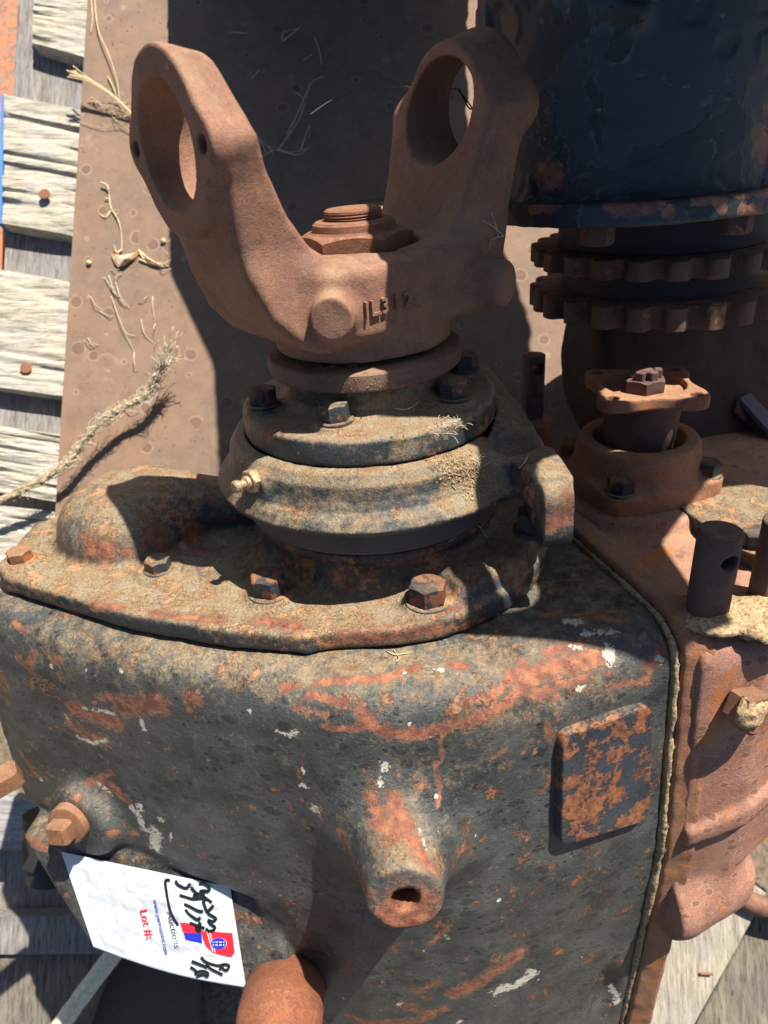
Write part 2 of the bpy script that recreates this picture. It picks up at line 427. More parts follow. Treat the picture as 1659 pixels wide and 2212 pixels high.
def m_rust(name, a=(.13, .062, .045), b=(.24, .12, .075), dk=(.06, .032, .028), dust=.25, bump=.06, fine=1.0, spots=0, dustcol=(.36, .25, .15), orange=0.0, paint=0.0, wearattr=False, spotcol=(.15, .055, .035), mott=0):
    s = N(name); n1 = s.noise(.4, 6, .6); n2 = s.noise(2.6, 8, .7); n3 = s.noise(11, 6, .7); n4 = s.noise(38, 3, .6)
    c = s.mix(s.rng(n1, .35, .65), a, b)
    c = s.mix(s.math('MULTIPLY', s.rng(n3, .47, .62), .62), c, dk)
    c = s.mix(s.math('MULTIPLY', s.rng(n2, .5, .7), .5), c, (b[0]*1.35, b[1]*1.15, b[2]*1.0))
    c = s.mix(s.math('MULTIPLY', s.rng(n4, .5, .75), .4), c, (b[0]*1.5, b[1]*1.45, b[2]*1.4))
    if mott:
        c = s.mix(s.rng(s.noise(.12, 5, .6), .42, .62, 0, .38), c, (.26, .145, .085)); c = s.mix(s.rng(s.noise(.9, 8, .75), .52, .72, 0, .5), c, (.10, .065, .05)); c = s.mix(s.rng(s.noise(.35, 9, .75, dist=1.0), .60, .66, 0, .35), c, (.33, .25, .18))
    if orange:
        o = s.noise(.7, 9, .6, dist=.4); om = s.rng(o, .62-.1*orange, .66-.1*orange)
        c = s.mix(s.math('MULTIPLY', om, .8), c, (.40, .15, .045))
    if paint:
        o = s.noise(.5, 9, .62, co=s.coord((1, 1, 1), (.7, 1.1, .2)), dist=.3); om = s.rng(o, .62-.14*paint, .65-.14*paint)
        c = s.mix(om, c, (.022, .028, .036))
    if spots:
        v = s.vor(.55 if spots < 2 else 1.0, s.coord((1, 1, 1 if spots < 2 else 1.7)), out=None)
        sp = s.n('ShaderNodeSeparateColor'); s.l(v.outputs['Color'], sp.inputs[0])
        wob = s.math('MULTIPLY', s.math('SUBTRACT', s.noise(2, 3), .5), .16)
        thr = s.rng(sp.outputs[0], .62 if spots < 2 else .1, 1, -.1, .40)
        dd = s.math('SUBTRACT', s.math('ADD', v.outputs['Distance'], wob), thr)
        c = s.mix(s.rng(dd, .0, .06, .55, 0), c, spotcol)
        rim = s.math('MULTIPLY', s.rng(dd, .0, .05), s.rng(dd, .13, .06))
        c = s.mix(s.math('MULTIPLY', rim, .4), c, (.42, .31, .23))
    u = s.up(); dn = s.noise(1.3, 7, .65)
    dv = s.math('ADD', s.math('MULTIPLY', s.math('SUBTRACT', dn, .5), 1.6), s.math('ADD', s.rng(u, 0, 1, -.4, .45), dust-.5))
    w = s.wear() if wearattr else None
    if w: dv = s.math('ADD', dv, s.math('MULTIPLY', w[1], 1.2))
    dm = s.math('MULTIPLY', s.rng(dv, 0, .7), s.rng(s.noise(8, 4, .7), .35, .65, .3, 1))
    c = s.mix(s.math('MULTIPLY', dm, .7), c, dustcol)
    if w:
        nn = s.math('SUBTRACT', s.noise(1.9, 8, .66, dist=.35), .5)
        c = s.mix(s.rng(s.math('ADD', w[0], s.math('MULTIPLY', nn, 1.1)), .5, .54), c, (.018, .022, .028))
        c = s.mix(s.rng(s.math('ADD', w[2], s.math('MULTIPLY', nn, 1.1)), .5, .54), c, (.42, .155, .05))
    bb = s.bump(n2, bump, .75); bb = s.bump(n3, .055*fine, 1, bb); bb = s.bump(n4, .014*fine, .9, bb)
    return s.done(c, s.rng(n2, .3, .7, .62, .85), bb, spec=.35)

def m_wood(name, light=(.50, .44, .32), dark=(.16, .13, .10), ax='x', grey=(.30, .29, .28)):
    s = N(name)
    co = s.gcoord(*{'x': (.09, 1, 1), 'y': (1, .09, 1)}[ax]); n1 = s.noise(2.6, 8, .7, co=co); n2 = s.noise(9, 5, .7, co=co); n3 = s.noise(.25, 4)
    c = s.mix(s.rng(n1, .36, .6), dark, light); c = s.mix(s.rng(n2, .5, .7, 0, .6), c, (light[0]*1.25, light[1]*1.25, light[2]*1.2))
    c = s.mix(s.rng(n3, .4, .65, 0, .55), c, grey); c = s.mix(s.rng(n2, .42, .33), c, (dark[0]*.5, dark[1]*.5, dark[2]*.5))
    b = s.bump(n1, .25, .9); b = s.bump(n2, .08, .9, b)
    return s.done(c, .85, b, spec=.2)
def m_flat(name, col, rough=.6, nz=8, amp=.3, bump=.02, metal=0, spec=.5):
    s = N(name); n = s.noise(nz, 5, .6)
    c = s.mix(s.rng(n, .35, .65), tuple(v*(1-amp) for v in col), tuple(min(1, v*(1+amp)) for v in col))
    return s.done(c, rough, s.bump(n, bump, .8), metal, spec)

M_black = m_paint('black_paint_weathered', upk=.5, rustamt=.1, dust=.42, spots=.8, col=((.022, .026, .028), (.070, .075, .074)))
M_cover = m_paint('black_paint_dusty', dust=.58, rustamt=.75)
M_coll = m_paint('black_paint_ring', dust=.62, rustamt=.25)
M_blue0 = m_paint('blue_black_paint', dust=-.25, rustamt=.0, wearattr=True, col=((.008, .013, .022), (.016, .026, .042)))
def m_peel():
    s = N('peeling_blue_paint'); big = s.noise(.16, 7, .55, dist=.6); n2 = s.noise(1.1, 8, .65); n3 = s.noise(7, 5, .65)
    c = s.mix(s.rng(big, .50, .505), (.027, .040, .056), (.017, .025, .034))
    e = s.math('MULTIPLY', s.rng(big, .490, .499), s.rng(big, .512, .503)); c = s.mix(s.math('MULTIPLY', e, s.rng(n2, .4, .55, .1, .8)), c, (.07, .12, .15))
    b2 = s.noise(.33, 6, .6, co=s.coord((1, 1, 1), (1.2, .4, .9)), dist=.8); c = s.mix(s.rng(b2, .63, .635), c, (.045, .058, .065))
    e2 = s.math('MULTIPLY', s.rng(b2, .615, .63), s.rng(b2, .65, .635)); c = s.mix(s.math('MULTIPLY', e2, .6), c, (.10, .16, .18))
    c = s.mix(s.math('MULTIPLY', s.rng(n3, .52, .72), .35), c, (.04, .06, .075))
    w = s.wear(); nn = s.math('ADD', s.math('MULTIPLY', s.math('SUBTRACT', s.noise(1.7, 8, .7, dist=.5), .5), 1.1), s.math('MULTIPLY', s.math('SUBTRACT', n3, .5), .5))
    mk0 = s.rng(s.math('ADD', w[0], nn), .5, .53); c = s.mix(mk0, c, s.mix(s.rng(n2, .4, .6), (.12, .045, .035), (.26, .12, .075)))
    c = s.mix(s.rng(s.math('ADD', w[1], nn), .5, .8, 0, .6), c, (.12, .10, .075)); c = s.mix(s.rng(s.math('ADD', w[2], nn), .5, .53), c, (.5, .5, .48))
    b = s.bump(s.math('ADD', s.rng(big, .495, .51), s.math('MULTIPLY', s.rng(b2, .62, .64), .7)), .05, 1); b = s.bump(n2, .08, .6, b); b = s.bump(n3, .03, .7, b)
    return s.done(c, s.rng(n2, .3, .7, .38, .6), b)
M_yoke = m_rust('yoke_rust', a=(.178, .086, .062), b=(.31, .162, .108), dk=(.075, .042, .034), mott=1, dust=.36, wearattr=True)
M_nut = m_rust('nut_rust', a=(.15, .062, .036), b=(.26, .115, .06), dust=.3)
M_ring = m_rust('slinger_rust', a=(.12, .06, .05), b=(.20, .105, .075), dust=.35, wearattr=True)
M_band = m_rust('machined_band', a=(.085, .07, .066), b=(.12, .095, .085), dk=(.05, .04, .04), dust=.1, bump=.02, fine=.6)
M_case = m_rust('case_rust', a=(.24, .115, .082), b=(.39, .205, .145), dust=.3, orange=.3, spots=2, wearattr=True)
M_caseflat = m_rust('flange_rust', a=(.23, .105, .065), b=(.37, .18, .10), dust=.45, orange=.5)
M_plate = m_rust('plate_rust', a=(.145, .105, .082), b=(.21, .145, .105), dk=(.14, .09, .072), dust=.15, bump=.04, fine=.8, spots=1, spotcol=(.12, .065, .045), mott=1)
M_boltb = m_paint('bolt_black', dust=.5, rustamt=.5, wearattr=False)
M_boltr = m_rust('bolt_rust', a=(.10, .038, .03), b=(.24, .085, .04), dust=.3, paint=.9)
M_bolto = m_rust('bolt_orange', a=(.16, .075, .045), b=(.27, .135, .07), dk=(.07, .035, .025), dust=.4, orange=.3)
M_sprk = m_rust('sprocket_rust', a=(.075, .052, .048), b=(.17, .10, .07), dk=(.03, .022, .022), dust=.0, orange=.25)
M_hub = m_rust('hub_steel', a=(.04, .038, .045), b=(.065, .055, .06), dust=-.2, fine=.6)
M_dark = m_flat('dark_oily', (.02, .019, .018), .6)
M_dirt = m_flat('packed_dirt', (.33, .24, .14), .95, 5, .45, .12, spec=.1)
M_blue = m_peel()
M_rod = m_rust('rod_rust', a=(.075, .045, .045), b=(.12, .07, .06), dust=.1, fine=.8)
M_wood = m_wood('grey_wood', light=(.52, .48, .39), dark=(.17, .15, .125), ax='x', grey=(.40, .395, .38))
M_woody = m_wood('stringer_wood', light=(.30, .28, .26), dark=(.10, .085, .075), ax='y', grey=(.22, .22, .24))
M_straw = m_flat('dry_straw', (.50, .40, .24), .8, 3, .3)
M_straw2 = m_flat('pale_fibre', (.48, .42, .31), .8, 3, .3)
M_litter = m_flat('dark_litter', (.13, .10, .07), .9, 3, .3)
M_wire = m_flat('dark_wire', (.06, .045, .04), .6)
M_white = m_flat('sticker_white', (.52, .56, .60), .5, 1.2, .03, .02)
M_ink = m_flat('marker_ink', (.012, .016, .014), .35, 3, .2)
M_red = m_flat('print_red', (.70, .02, .04), .5, 3, .05)
M_bprint = m_flat('print_blue', (.02, .03, .45), .5, 3, .05)
M_tblue = m_flat('print_text_blue', (.05, .09, .35), .5, 3, .1)
M_grey = m_flat('print_grey', (.06, .07, .08), .5, 3, .1)
M_brass = m_flat('nipple_metal', (.36, .25, .14), .45, 9, .5, .03, .35)

# ================================================================= GEARBOX
gb = thing('gearbox', (0, 0, -13.5), 'black painted cast gearbox with rusty shaft yoke standing up in front of the steel plate', 'gearbox')

# ---- yoke
PH = rad(35); AX = np.array([-math.cos(PH), -math.sin(PH)]); QX = np.array([math.sin(PH), -math.cos(PH)])
PROF = [(0, 2.7), (5.2, 2.7), (6.9, 3.4), (8.2, 4.9), (9.0, 7.0), (9.4, 9.0), (9.6, 10.6), (9.8, 12), (10.3, 18), (7.7, 18), (7.3, 15.0), (6.5, 12.0), (5.6, 9.6), (4.9, 8.1), (4.2, 7.0), (0, 6.8)]
PROFL = PROF[:9]+[(8.35, 18), (8.1, 15), (7.4, 12), (6.3, 9.6), (5.2, 8.1), (4.2, 7.0), (0, 6.8)]
BZ = 13.2
def f_yoke(X, Y, Z):
    p = X*AX[0]+Y*AX[1]; q = X*QX[0]+Y*QX[1]; ap = np.abs(p); Z0 = Z; Z = Z+.034*p
    pr = np.where(p > 0, poly(ap, Z, PROFL), poly(ap, Z, PROF)); pin = np.where(p > 0, 8.15, 7.35)
    wq = np.where(p > 0, 3.45, 3.8)+.5*np.clip((8-Z)/4, 0, 1)+.5*np.clip((Z-8.5)/3.5, 0, 1)-.82*np.clip(Z-13.3, 0, 9)
    arm = smax(pr, np.abs(q)-wq, .6)
    # boss outline
    zz = Z-BZ
    o = smin(ln(q, zz)-3.80, capsule(q, zz, q*0, (-3.7, 0, 0), (3.7, 0, 0), .85), 1.6)
    o = smin(o, capsule(q, zz, q*0, (0, -1, 0), (0, .9, 0), 3.1), .8)
    o = o+.24*np.clip(10.0-ap, 0, 3.5)
    boss = smax(o, np.maximum(pin-ap, ap-10.4), .2)
    top = smax(o-.15, arm*0+np.maximum(6.6-ap, ap-10.3), .6)
    arm = smax(arm, Z-16.3+.62*np.clip(10.2-ap, 0, 5), 1.2)
    d = smin(arm, boss, .9)
    r = ln(X, Y)
    body = smax(smax(ap-5.9, np.abs(q)-5.4, 3.0), np.maximum(2.9-Z0, Z0-6.75), .7)
    d = smin(d, body, 1.2)
    hub = smax(r-5.35, np.maximum(1.5-Z0, Z0-4), .2)
    d = smin(d, hub, .35)
    for ang, R in ((-102, 8.0), (78, 7.6), (172, 7.6)):
        ax = (math.cos(rad(ang)), math.sin(rad(ang)), 0)
        d = smin(d, cylx(X, Y, Z0, (0, 0, 4.6), ax, 1.12 if ang == -102 else 1.35, 3, R, .12), .55)
    d = smin(d, cylx(X, Y, Z0, (5.0, .8, 4.45), (math.cos(rad(-38)), math.sin(rad(-38)), 0), 1.32, 0, 4.6, .55), .8)
    d = smax(d, -(ln(q, zz)-2.8), .12)
    for sgn in (-1, 1):
        d = smax(d, -smax(ln(q-sgn*3.78, zz)-.40, 9.0-ap, .1), .08)
    d = smax(d, -smax(r-3.75, 5.9-Z0, .3), .3)
    return d
def dsp(a, s): return lambda P: a*vnoise(P*s)+a*.5*vnoise(P*s*2.7+9)
YV, YF = nets(f_yoke, (-13, -11, .8), (13, 11, 19), .13, dsp(.05, .8))
ybv = bvh_of(YV, YF)
wy = wear_field(YV, ybv, [(1, [(1000, 470), (1060, 490), (1100, 545)], 38, .9), (1, [(720, 605), (700, 640)], 22, .8), (1, [(930, 520), (1050, 530)], 14, .8), (1, [(450, 200), (380, 150)], 30, .5)])
yoke = mk('yoke', YV, YF, M_yoke, gb, sharp=0, wear=wy)
yoke['label'] = 'rusty U-shaped universal joint yoke with two bored arms'
# cast marks on the front wall
def text_mesh(s, size=1.0, ext=0.0, bold=0.0, shear=0.0):
    cu = bpy.data.curves.new('t', 'FONT'); cu.body = s; cu.size = size; cu.extrude = ext; cu.offset = bold; cu.shear = shear; cu.resolution_u = 3
    o = bpy.data.objects.new('t', cu); COL.objects.link(o)
    dg = bpy.context.evaluated_depsgraph_get(); me = o.evaluated_get(dg).to_mesh()
    V = np.array([v.co[:] for v in me.vertices]); F = [list(p.vertices) for p in me.polygons]
    o.evaluated_get(dg).to_mesh_clear(); bpy.data.objects.remove(o); bpy.data.curves.remove(cu); return V, F
tv, tf = text_mesh('1L.3 1 2', 1.05, .16, .02)
V = []
for v in tv:
    b_ = np.array([QX[0], QX[1]])*(5.43+v[2]); c_ = b_-AX*(v[0]-4.1)*.95
    V.append((c_[0], c_[1], 4.3+v[1]*1.05))
mk('cast_lettering', V, tf, M_yoke, gb, sharp=30, wear=np.zeros((len(V), 3)))

# ---- nut, collar, stub
nb = MB(); nb.add(*hexhead((0, 0, 6.2), (0, 0, 1), 5.9, 1.6, rot=-3, n=72, rough=.01)); nut = nb.build('nut', M_nut, gb, sharp=28)
cb = MB(); cb.add(*lathe([(2.75, 7.7), (2.6, 7.8), (2.45, 7.9), (2.42, 8.05), (2.38, 8.25), (2.2, 8.38), (1.72, 8.42)], n=72)); cb.build('nut_collar', M_nut, nut, sharp=30)
sb = [(1.62, 8.2)]
for i in range(3):
    z = 8.3+i*.15; sb += [(1.60, z), (1.69, z+.06), (1.60, z+.12)]
sb += [(1.66, 8.8), (1.63, 8.92), (1.5, 9.0), (.9, 9.01)]
MB().add(*lathe(sb, n=64)).build('threaded_stub', M_nut, gb, sharp=25)
# debris under the yoke, neck and slinger ring
MB().add(*lathe([(4.1, -.2), (4.0, 2.2)], n=64)).build('neck', M_dark, gb)
LV, LF = lathe([(4.0, 1.2), (5.0, 1.16), (5.6, 1.13), (5.84, 1.12), (5.95, 1.08), (6.03, .98), (6.05, .5), (6.0, .12), (5.9, .0), (5.6, -.03), (4.2, -.05)], n=160)
LV = np.array(LV); dust = np.zeros((len(LV), 3)); an = np.degrees(np.arctan2(LV[:, 1], LV[:, 0])); dust[:, 1] = np.clip(1-np.abs(an+88)/38, 0, 1)*.9
mk('slinger_ring', LV, LF, M_ring, gb, sharp=30, wear=dust)

# ---- retainer cap
cbolts = [(-110, 6.1), (-36, 6.2), (14, 6.7), (-164, 6.75), (88, 6.3)]
def f_cap(X, Y, Z):
    r = ln(X, Y)
    d = poly(r, Z, [(0, -3.6), (7.95, -3.6), (8.05, -3.45), (8.03, -2.15), (7.85, -2.0), (6.6, -1.9), (5.7, -1.75), (5.15, -1.3), (5.0, -.15), (0, -.1)])
    d = d-.06
    for a, R in cbolts:
        x, y = R*math.cos(rad(a)), R*math.sin(rad(a))
        d = smin(d, smax(ln(X-x, Y-y)-1.15, np.maximum(-3.2-Z, Z+1.62), .15), .35)
    return d
CV, CFa = nets(f_cap, (-8.8, -8.8, -4), (8.8, 8.8, .3), .13, dsp(.05, 1.1))
cbv = bvh_of(CV, CFa)
wc = wear_field(CV, cbv, [(1, [(800, 900), (900, 880)], 60, .7), (0, [(575, 925), (580, 940)], 14, 1), (1, [(860, 975), (1000, 900), (1060, 830)], 16, .9), (1, [(700, 905), (740, 930)], 20, .8)])
mk('retainer_cap', CV, CFa, M_coll, gb, sharp=0, wear=wc)
def bolt(c, axis, af, h, mat, rot=0, washer=1.25, name='bolt', parent=None, label=None):
    washer = washer and 1.1
    m = MB(); m.add(*hexhead(c, axis, af, h, rot)); o = m.build(name, mat, parent or gb, sharp=28)
    if washer:
        w = MB(); u, v, ww = frame(axis)
        w.add(*lathe([(af*.62*washer*.97, -.16), (af*.62*washer, -.1), (af*.62*washer, .0), (af*.6*washer, .05), (af*.5, .05)], c=c, axis=axis, n=32))
        w.build('washer', M_boltb if mat is M_boltr else mat, o, sharp=30)
    if label: o['label'] = label
    return o
for i, (a, R) in enumerate(cbolts):
    x, y = R*math.cos(rad(a)), R*math.sin(rad(a))
    bolt((x, y, -1.5), (.02*i-.03, .02, 1), 1.58, 1.0, M_boltb if i not in (3,) else M_boltr, rot=[12, 20, -5, 33, 0][i], name='cap_bolt')

# ---- clamp casting round the cap
CPROF = [(7.6, -7.2), (7.6, -3.7), (8.2, -3.62), (8.75, -3.75), (9.15, -4.3), (9.25, -5.1), (9.5, -5.7), (10.0, -6.1), (10.3, -6.5), (10.2, -6.75), (9.0, -7.1)]
def f_cast(X, Y, Z):
    r = ln(X, Y); d = poly(r, Z, CPROF)-.08
    # flat wing on the right with its lifting ear
    pl = smax(poly(X, Y, [(2, -7.2), (7.6, -7.2), (8.6, -9.6), (10.1, -9.6), (10.35, 1), (9.9, 10.8), (8.6, 12.0), (2, 9.0)]), np.maximum(-6.6-Z+.12*(Y+8)*0, Z+4.35), .35)
    d = smin(d, pl, .9)
    ear = smax(smax(np.abs(Y+8.55)-2.0, np.abs(Z+6.75)-2.1, 1.3), np.abs(X-9.65)-.85, .12)
    ear2 = smax(smax(np.abs(Y+7.7)-1.9, np.abs(Z+6.0)-1.7, .5), np.abs(X-9.65)-.83, .2)
    d = smin(d, smin(ear, ear2, .5), .35)
    # nipple boss and hollow beside the ear
    d = smin(d, cylx(X, Y, Z, (0, 0, -5.1), (-.745, -.66, 0), .95, 8.6, 9.55, .2), .8)
    d = smax(d, -(np.sqrt((X-8.1)**2+(Y+5.0)**2+(Z+3.6)**2)-1.35), .8)
    d = smax(d, -(r-8.14), .06)
    return d
KV, KF = nets(f_cast, (-11, -12.3, -9.6), (11.4, 13.2, -3.2), .13, dsp(.07, .9))
kbv = bvh_of(KV, KF)
wk = wear_field(KV, kbv, [(1, [(960, 970), (1010, 1000), (1040, 1040), (1000, 1065)], 38, 1.25), (1, [(1080, 1045), (1020, 1075)], 16, 1.2), (0, [(800, 1010), (880, 995), (930, 985)], 8, .85),
    (0, [(1190, 1130), (1215, 1120)], 22, .95), (0, [(1225, 1060), (1228, 1110)], 10, .9), (0, [(1150, 1060), (1150, 1120)], 10, 1), (1, [(560, 1030), (760, 1060), (900, 1040)], 30, .35), (1, [(1180, 1040), (1200, 1080)], 26, .7)])
mk('clamp_casting', KV, KF, M_coll, gb, sharp=0, wear=wk)
MB().add(*lathe([(7.8, -6.9), (8.85, -7.0), (8.83, -8.72), (8.7, -8.9), (8.0, -8.95)], n=160)).build('machined_band', M_band, gb, sharp=30)
MB().add(*lathe([(7.9, -8.7), (7.75, -9.8)], n=128)).build('seal_groove', M_dark, gb)
# grease nipple
nd = np.array([-.745, -.66, .06]); nd /= np.linalg.norm(nd); nc = nd*9.45+np.array([0, 0, -5.1])
m = MB(); m.add(*hexhead(nc, nd, 1.25, .55, 10)); nip = m.build('grease_nipple', M_brass, gb, sharp=28)
MB().add(*lathe([(.42, .5), (.40, .75), (.27, .85), (.25, 1.05), (.36, 1.2), (.36, 1.45), (.28, 1.55), (.1, 1.57)], c=nc, axis=nd, n=24)).build('nipple_tip', M_brass, nip, sharp=30)

# ---- side cover bolted on the top face
COVP = [(-26.6, .2), (-25.6, -1.6), (-15.8, -7.4), (-9.5, -10.0), (-5, -11.2), (6, -6), (4, 9), (-14, 10.4), (-22, 9.6), (-26.2, 5.2)]
kb = [(2.29, -9.79), (-7.22, -7.24), (-14.9, -3.3), (-25.1, -.3), (9.75, -2.3)]
def f_cov(X, Y, Z):
    P2 = smin(poly(X, Y, COVP)-.4, ln(X, Y)-11.75, 1.5)
    d = smax(P2, np.maximum(-13.38-Z, Z+12.05+.0*X), .35)
    r = ln(X, Y)
    col = poly(r, Z, [(0, -13), (8.9, -13), (8.15, -11.7), (7.85, -10.6), (7.9, -9.95), (8.25, -9.75), (8.25, -9.35), (0, -9.2)])-.1
    d = smin(d, col, .9)
    # raised shoulder on the right hand rear
    sh = smax(smax(ln(X, Y)-11.3, 1.5-X*.9-Y*.2-.0, .8), np.maximum(-13-Z, Z+10.9), .8)
    d = smin(d, sh, .8)
    # dome over the second shaft
    dm = smax(ln(X+18.0, Y-3.9)-5.8, Z+8.5, 4.2)
    dm = smin(dm, capsule(X, Y, Z, (-16, 4.2, -11.2), (-5, 3.5, -11.2), 2.4, 1.9), 1.5)
    d = smin(d, smax(dm, -13-Z, .2), .6)
    for x, y in kb:
        d = smin(d, smax(ln(X-x, Y-y)-1.45, np.maximum(-13-Z, Z+11.75), .25), .55)
    return d
VV, VF = nets(f_cov, (-28, -13, -13.8), (13, 13, -7.6), .16, lambda P: .08*vnoise(P*.8)+.05*vnoise(P*2.3)+.10*np.clip(-vnoise(P*1.4+5), .1, .5)*(P[:, 2] < -12.3))
vbv = bvh_of(VV, VF)
wv = wear_field(VV, vbv, [(0, [(200, 1180), (230, 1190)], 20, 1), (0, [(330, 1150), (350, 1175)], 26, .8), (0, [(420, 1150), (440, 1190)], 16, .9), (0, [(730, 1245), (750, 1260)], 20, .9), (0, [(560, 1340), (640, 1355)], 15, .9),
    (0, [(740, 1380), (950, 1360)], 16, .95), (0, [(330, 1325), (480, 1340)], 10, .9), (0, [(200, 1310), (260, 1312)], 9, .95), (0, [(60, 1290), (110, 1300)], 9, .9), (0, [(850, 1215), (950, 1200), (1050, 1180)], 7, .7),
    (1, [(60, 1230), (300, 1270), (600, 1330), (900, 1370)], 40, .5), (1, [(240, 1140), (330, 1190)], 40, .35), (1, [(260, 1030), (420, 1030)], 10, .8), (0, [(270, 1190), (330, 1225)], 10, .9), (0, [(950, 1320), (1010, 1310)], 7, .9), (0, [(640, 1340), (650, 1350)], 7, .9)])
mk('side_cover', VV, VF, M_cover, gb, sharp=0, wear=wv)
for i, (x, y) in enumerate(kb):
    bolt((x, y, -11.7), (.01, -.02*i+.03, 1), 2.0 if i < 2 else 1.5, 1.2 if i < 2 else .75, [M_boltr, M_boltr, M_boltb, M_bolto, M_boltb][i], rot=[14, 40, 22, 5, 12][i], name='cover_bolt',
         label=['cover bolt with red rust flaking off its head', 'dark red rusty cover bolt half in shade', 'grey painted cover bolt', 'orange rusty cover bolt at the end of the cover', None][i])

# ---- main housing
PN = np.array([.9705, .2371, -.013]); PD = 12.78      # joint plane between the black and the rusty half
HP = [(-30.5, 12), (-30.5, -2.5), (-27.0, -5.0), (-21.5, -8.2), (-15, -11.6), (-9, -14.3), (-4, -16.3), (0, -16.9), (4, -16.9), (8.5, -16.0), (17, -13.6), (40, -7), (40, 12)]
EB = np.array([-.73, -21.0, -22.6]); EAX = np.array([-.03, -.978, .2]); EAX /= np.linalg.norm(EAX)
sn = np.array([-.25, -.85, .46]); sn /= np.linalg.norm(sn); SD = float(sn@np.array([-17.4, -10.9, -31.4]))
def onplane(a, b, p0, nrm): d = ray(a, b); return CP+d*(((p0-CP)@nrm)/(d@nrm))
def ST(a, b, off=0.0): return onplane(a, b, sn*(SD+.10+off), sn)
_A, _B = ST(112, 1839), ST(182, 2056); EL = np.cross(_B-_A, sn); EL /= np.linalg.norm(EL); EL = EL*(1 if EL[0] < 0 else -1); EL = EL*.8-sn*.0+np.array([-.1, .1, -.5]); EL /= np.linalg.norm(EL); ELd = float(EL@_B)
_A, _B = ST(190, 2060), ST(545, 2150); EB2 = np.cross(_B-_A, sn); EB2 /= np.linalg.norm(EB2); EB2 = EB2*(1 if EB2[2] < 0 else -1); EB2d = float(EB2@_B)
def f_house(X, Y, Z):
    P2 = poly(X, Y, HP)+.6
    dr = .10*np.clip(-16-Z, 0, 14)-.02*np.clip(-30-Z, 0, 60)
    side = P2-dr
    top = Z+13.5
    d = smax(side+.3, top, 3.4)
    # shallow ridge round the shaft and waist on the left of the boss
    d = smin(d, cylx(X, Y, Z, EB, EAX, 3.6, -7, 0, .25, 2.02), 3.6)
    d = smax(d, -(np.sqrt((X+7.5)**2+(Y+17.6)**2+((Z+27)*.45)**2)-1.2), 2.5)
    # corner lug with the plug
    d = smin(d, cylx(X, Y, Z, (-22.8, -8.6, -28.6), (-.45, -.86, .1), 2.9, -2.5, .75, .8), 1.2)
    # recessed lower left part that carries the sticker
    low = X*sn[0]+Y*sn[1]+Z*sn[2]-SD
    d = smax(d, smin(smin(-(Z+31.4), -(X+10.8+.2*(Z+31)), .5), -(Y-12), .2), .35)
    blk = smax(low, np.maximum(Z+31.0, Y-9), .3)
    blk = smax(blk, X*EL[0]+Y*EL[1]+Z*EL[2]-ELd, 1.3)
    blk = smax(blk, X*EB2[0]+Y*EB2[1]+Z*EB2[2]-EB2d, .6)
    blk = smax(blk, X+10.2+.25*(Z+31), .5)
    d = smin(d, blk, .35)
    d = smin(d, capsule(X, Y, Z, (-9, -5, -58), (-11.5, -7.5, -44), 6.5, 5.0), 1.5)
    # pocket low on the right
    d = smax(d, -(np.sqrt(((X-14.1)*1.2)**2+((Y+15.9)*1.0)**2+((Z+46.5)*.45)**2)-2.1), .4)
    d = smax(d, X*PN[0]+Y*PN[1]+Z*PN[2]-PD+.12, .12)
    d = smax(d, -(cylx(X, Y, Z, EB, EAX, .76, -2.6, .6, .05)), .08)
    return d
HV, HF = nets(f_house, (-29.5, -23.6, -58), (18.5, 12.5, -12.9), .24, lambda P: .12*vnoise(P*.35)+.06*vnoise(P*1.1)+.03*vnoise(P*2.6)-.05*np.clip(vnoise(P*1.7+3)-.15, 0, 1)*(P[:, 1] < -8))
hbv = bvh_of(HV, HF)
